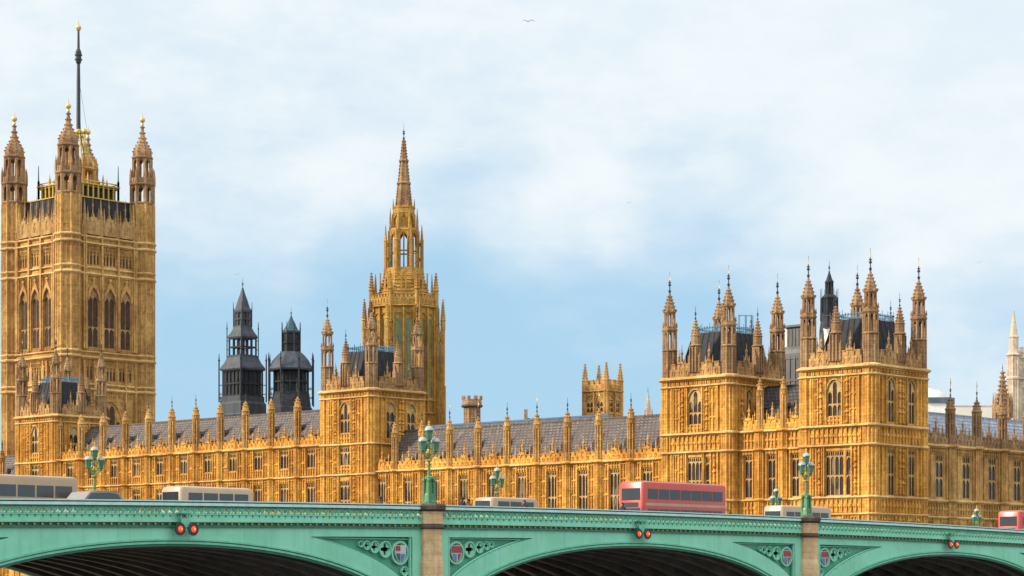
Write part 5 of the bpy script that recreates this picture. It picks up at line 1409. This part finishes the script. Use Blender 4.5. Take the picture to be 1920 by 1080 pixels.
def double_decker(x, b, label, L=11.0):
    T = thing('double_decker_bus', label, 'bus', (x, b, deckz(b)), PI/2, None)
    w, h = 2.5, 4.35
    mb = MB(); rbox(mb, -L/2, L/2, -w/2, w/2, .32, h, .22); mb.build('body', 'red_paint', T, 40)
    for z0, z1 in ((1.25, 2.15), (2.95, 3.75)):
        for side in (-1, 1):
            n = 7
            for i in range(n):
                a = -L/2+.55+i*(L-1.1)/n
                mb = MB(); mb.box(a+.06, a+(L-1.1)/n-.06, side*w/2-.02, side*w/2+.02, z0, z1); mb.build('window', 'car_glass', T)
        for e in (-1, 1):
            mb = MB(); mb.box(e*L/2-.02, e*L/2+.02, -w/2+.3, w/2-.3, z0-.1, z1+.05); mb.build('window', 'car_glass', T)
    mb = MB()
    for side in (-1, 1): mb.box(-L/2+.3, L/2-.3, side*w/2-.012, side*w/2+.012, 2.4, 2.62)
    mb.build('side_band', 'white_paint', T)
    wheels(T, (-L/2+2.3, L/2-2.6), -w/2+.16, w/2-.16)
    for y in (-.85, .85): mb = MB(); mb.ball(L/2+.01, y, .85, .13, 10, 6); mb.build('headlight', 'white_paint', T, 40)
    for e in (-1, 1):
        mb = MB(); mb.box(e*L/2-.03, e*L/2+.03, -.75, .75, 2.28, 2.66); mb.build('route_blind', 'dark_iron', T)
        mb = MB(); mb.tube([(e*(L/2-.1), -1.2, 2.3), (e*(L/2+.25), -1.38, 2.25), (e*(L/2+.28), -1.4, 2.0)], .03, 5); mb.box(e*(L/2+.28)-.04, e*(L/2+.28)+.04, -1.52, -1.28, 1.7, 2.05); mb.build('mirror', 'dark_iron', T)
    mb = MB(); mb.box(-L/2+.25, L/2-.25, -w/2-.008, w/2+.008, .34, .52); mb.build('skirt', 'dark_iron', T)
    mb = MB(); mb.box(-L/2+.8, L/2-1.2, -.9, .9, h-.01, h+.05); mb.build('roof_panel', 'white_paint', T)
    return T
def coach(x, b, label, name, cat, L, w, h, mat, zwin, n):
    T = thing(name, label, cat, (x, b, deckz(b)), PI/2)
    mb = MB(); rbox(mb, -L/2, L/2, -w/2, w/2, .3, h, .25); mb.build('body', mat, T, 40)
    for side in (-1, 1):
        for i in range(n):
            a = -L/2+.5+i*(L-1.0)/n; mb = MB(); mb.box(a+.07, a+(L-1)/n-.07, side*w/2-.02, side*w/2+.02, *zwin); mb.build('window', 'car_glass', T)
    for e in (-1, 1): mb = MB(); mb.box(e*L/2-.02, e*L/2+.02, -w/2+.25, w/2-.25, zwin[0]-.1, zwin[1]+.05); mb.build('windscreen', 'car_glass', T)
    wheels(T, (-L/2+L*.2, L/2-L*.22), -w/2+.14, w/2-.14, .42)
    return T
def car(x, b, label, mat, L=4.5, h=1.75, name='car', cat='car'):
    T = thing(name, label, cat, (x, b, deckz(b)), PI/2); w = 1.8
    prof = [(-L/2, .35), (-L/2, .85), (-L/2+.1, h*.56), (-L/2+.5, h*.62), (-L/2+1.1, h*.96), (-L/2+1.6, h), (L/2-1.9, h), (L/2-1.25, h*.94), (L/2-.75, h*.62), (L/2-.1, h*.54), (L/2, .8), (L/2, .35)]
    mb = MB(); mb.flat(prof, [], -w/2, w/2); mb.build('body', mat, T, 30)
    gl = [(-L/2+.72, h*.64), (-L/2+1.2, h*.92), (L/2-1.95, h*.95), (L/2-1.35, h*.90), (L/2-.95, h*.64)]
    for y in (-w/2, w/2): mb = MB(); mb.flat(gl, [], y-.012, y+.012); mb.build('window', 'car_glass', T)
    wheels(T, (-L/2+.85, L/2-.85), -w/2+.1, w/2-.1, .33)
    return T
double_decker(-113.5, 142.6, 'red double decker bus passing the square tower')
double_decker(-113, 200.6, 'second red double decker bus cut off by the right edge')
bus = coach(-113.0, 76.8, 'beige single decker bus cut off by the left edge above the parapet', 'single_decker_bus', 'bus', 10.5, 2.45, 3.05, 'cream_paint', (1.75, 2.45), 7)
coach(-105.5, 87.0, 'pale brown van with dark windows above the left arch', 'delivery_van', 'van', 5.8, 2.0, 2.25, 'white_paint', (1.3, 1.85), 4)
coach(-113, 159.3, 'pale minibus behind the parapet by the second stone pier', 'minibus', 'minibus', 7.4, 2.1, 3.05, 'white_paint', (1.9, 2.5), 5)
coach(-106, 114.3, 'small pale van above the middle arch beside the thin lamp', 'delivery_van', 'van', 4.8, 1.9, 2.15, 'cream_paint', (1.35, 1.85), 3)
car(-104.5, 77.9, 'grey taxi above the left arch between the bus and the far lamp', 'grey_paint', 4.4, 1.85, 'taxi', 'taxi')

# ------------------------------------------------------------------ people on the near pavement
def person(x, b, label, cloth, hgt=1.72, face=1):
    T = thing('person', label, 'person', (x, b, rail(b)-1.20), PI/2 if face > 0 else -PI/2, None)
    k = hgt/1.72
    J = {'pel': (0, 0, .92, .15), 'wai': (.0, 0, 1.08, .135), 'che': (.02, 0, 1.30, .17), 'nec': (.03, 0, 1.47, .06), 'hd0': (.05, 0, 1.56, .085), 'hd1': (.05, 0, 1.66, .085),
         'hl': (0, .10, .88, .10), 'kl': (.14, .10, .48, .065), 'al': (.06, .10, .08, .045), 'tl': (.2, .10, .035, .04),
         'hr': (0, -.10, .88, .10), 'kr': (-.02, -.10, .48, .065), 'ar': (-.2, -.10, .1, .045), 'tr': (-.08, -.10, .035, .04),
         'sl': (.02, .19, 1.40, .07), 'el': (-.08, .24, 1.13, .05), 'wl': (.08, .23, .90, .036), 'fl': (.12, .22, .82, .03),
         'sr': (.02, -.19, 1.40, .07), 'er': (.06, -.24, 1.13, .05), 'wr': (.22, -.22, .94, .036), 'fr': (.27, -.21, .87, .03)}
    E = [('pel', 'wai'), ('wai', 'che'), ('che', 'nec'), ('nec', 'hd0'), ('hd0', 'hd1'), ('pel', 'hl'), ('hl', 'kl'), ('kl', 'al'), ('al', 'tl'), ('pel', 'hr'), ('hr', 'kr'), ('kr', 'ar'), ('ar', 'tr'),
         ('che', 'sl'), ('sl', 'el'), ('el', 'wl'), ('wl', 'fl'), ('che', 'sr'), ('sr', 'er'), ('er', 'wr'), ('wr', 'fr')]
    names = list(J); me = bpy.data.meshes.new('body'); me.from_pydata([tuple(c*k for c in J[n][:3]) for n in names], [(names.index(a), names.index(b_)) for a, b_ in E], [])
    me.materials.append(MATS[cloth]); o = put('body', me, T)
    sk = o.modifiers.new('skin', 'SKIN'); o.modifiers.new('sub', 'SUBSURF').render_levels = 2
    for i, n in enumerate(names): r = J[n][3]*k; me.skin_vertices[0].data[i].radius = (r, r)
    me.skin_vertices[0].data[0].use_root = True
    mb = MB(); mb.lathe(.05*k, 0, [(.02, 1.50*k), (.07, 1.53*k), (.088, 1.6*k), (.09, 1.66*k), (.07, 1.73*k), (.03, 1.765*k)], 12, sy=.86); mb.flat([(.12*k, 1.60*k), (.165*k, 1.61*k), (.13*k, 1.66*k)], [], -.015, .015)
    h = mb.build('face', 'skin', o, 60)
    mb = MB(); mb.lathe(.035*k, 0, [(.085, 1.60*k), (.105, 1.66*k), (.095, 1.73*k), (.055, 1.78*k), (.01, 1.79*k)], 12, sy=.92); mb.build('hair', 'hair', o, 60)
if hasattr(bpy.types, 'SkinModifier'):
    for px, lab, cl, fc, hg in ((866, 'person in a dark coat walking just right of the big lamp', 'dark_cloth', 1, 1.78), (878, 'person in brown walking close behind the dark coat', 'brown_cloth', 1, 1.68),
                            (984, 'person in black walking above the middle arch', 'dark_cloth', -1, 1.7), (1168, 'person in a dark jacket walking by the left end of the red bus', 'dark_cloth', -1, 1.76), (712, 'person in brown left of the big lamp', 'brown_cloth', 1, 1.66)):
        t_ = (px-960)/4161; d = 99.6/(.678-.735*t_); person(-99.6, d*(.735+.678*t_), lab, cl, hg, fc)

# ------------------------------------------------------------------ gulls
def gull(px, py, d, s, bank, label, rz):
    x, y, _ = P(px, d); z = EYE+(1081-py)/4161*d
    T = thing('gull', label, 'bird', (x, y, z), rz, 'gulls in the sky')
    T.rotation_euler = (bank, 0, rz); T.scale = (s, s, s)
    mb = MB()
    vs = [(-.26, 0, 0), (.30, 0, .02)]
    mb.tube([(-.34, 0, .01), (-.2, 0, 0), (0, 0, 0), (.18, 0, .02), (.30, 0, .03), (.36, 0, .02)], [.015, .05, .075, .06, .045, .01], 8)
    mb.add([(-.2, -.03, .01), (-.2, .03, .01), (-.42, .09, .0), (-.42, -.09, .0), (-.2, 0, .03), (-.42, 0, .015)], [(0, 4, 5, 3), (4, 1, 2, 5), (0, 3, 2, 1)])
    mb.build('body', 'gull_grey', T, 50)
    for q in (-1, 1):
        mb = MB(); L = [(0.12, q*.04, .03, -.12), (.16, q*.38, .20, -.10), (.05, q*.68, .22, -.16), (-.14, q*1.0, .10, -.17)]
        up = [(a, y_, z_, ) for a, y_, z_, c in L]; lo = [(c, y_, z_-.01) for a, y_, z_, c in L]
        vs = [p for ab in zip(up, lo) for p in ab]; th = [(a, b_, c-.025) for a, b_, c in vs]; n = len(vs)
        fs = []
        for i in range(3): fs += [(2*i, 2*i+1, 2*i+3, 2*i+2), (n+2*i, n+2*i+2, n+2*i+3, n+2*i+1), (2*i, 2*i+2, n+2*i+2, n+2*i), (2*i+1, n+2*i+1, n+2*i+3, 2*i+3)]
        mb.add(vs+th, fs); mb.build('wing', 'gull_grey', T)
gull(990, 40, 190, .58, .0, 'gull gliding high above everything with wings raised', -.85)
gull(1180, 380, 220, .36, .15, 'gull banking in the middle of the sky', -.4)
gull(1835, 492, 240, .40, .1, 'gull flying low by the right edge', -1.0)
gull(444, 515, 260, .42, .1, 'gull flying above the taller black lantern', -.7)
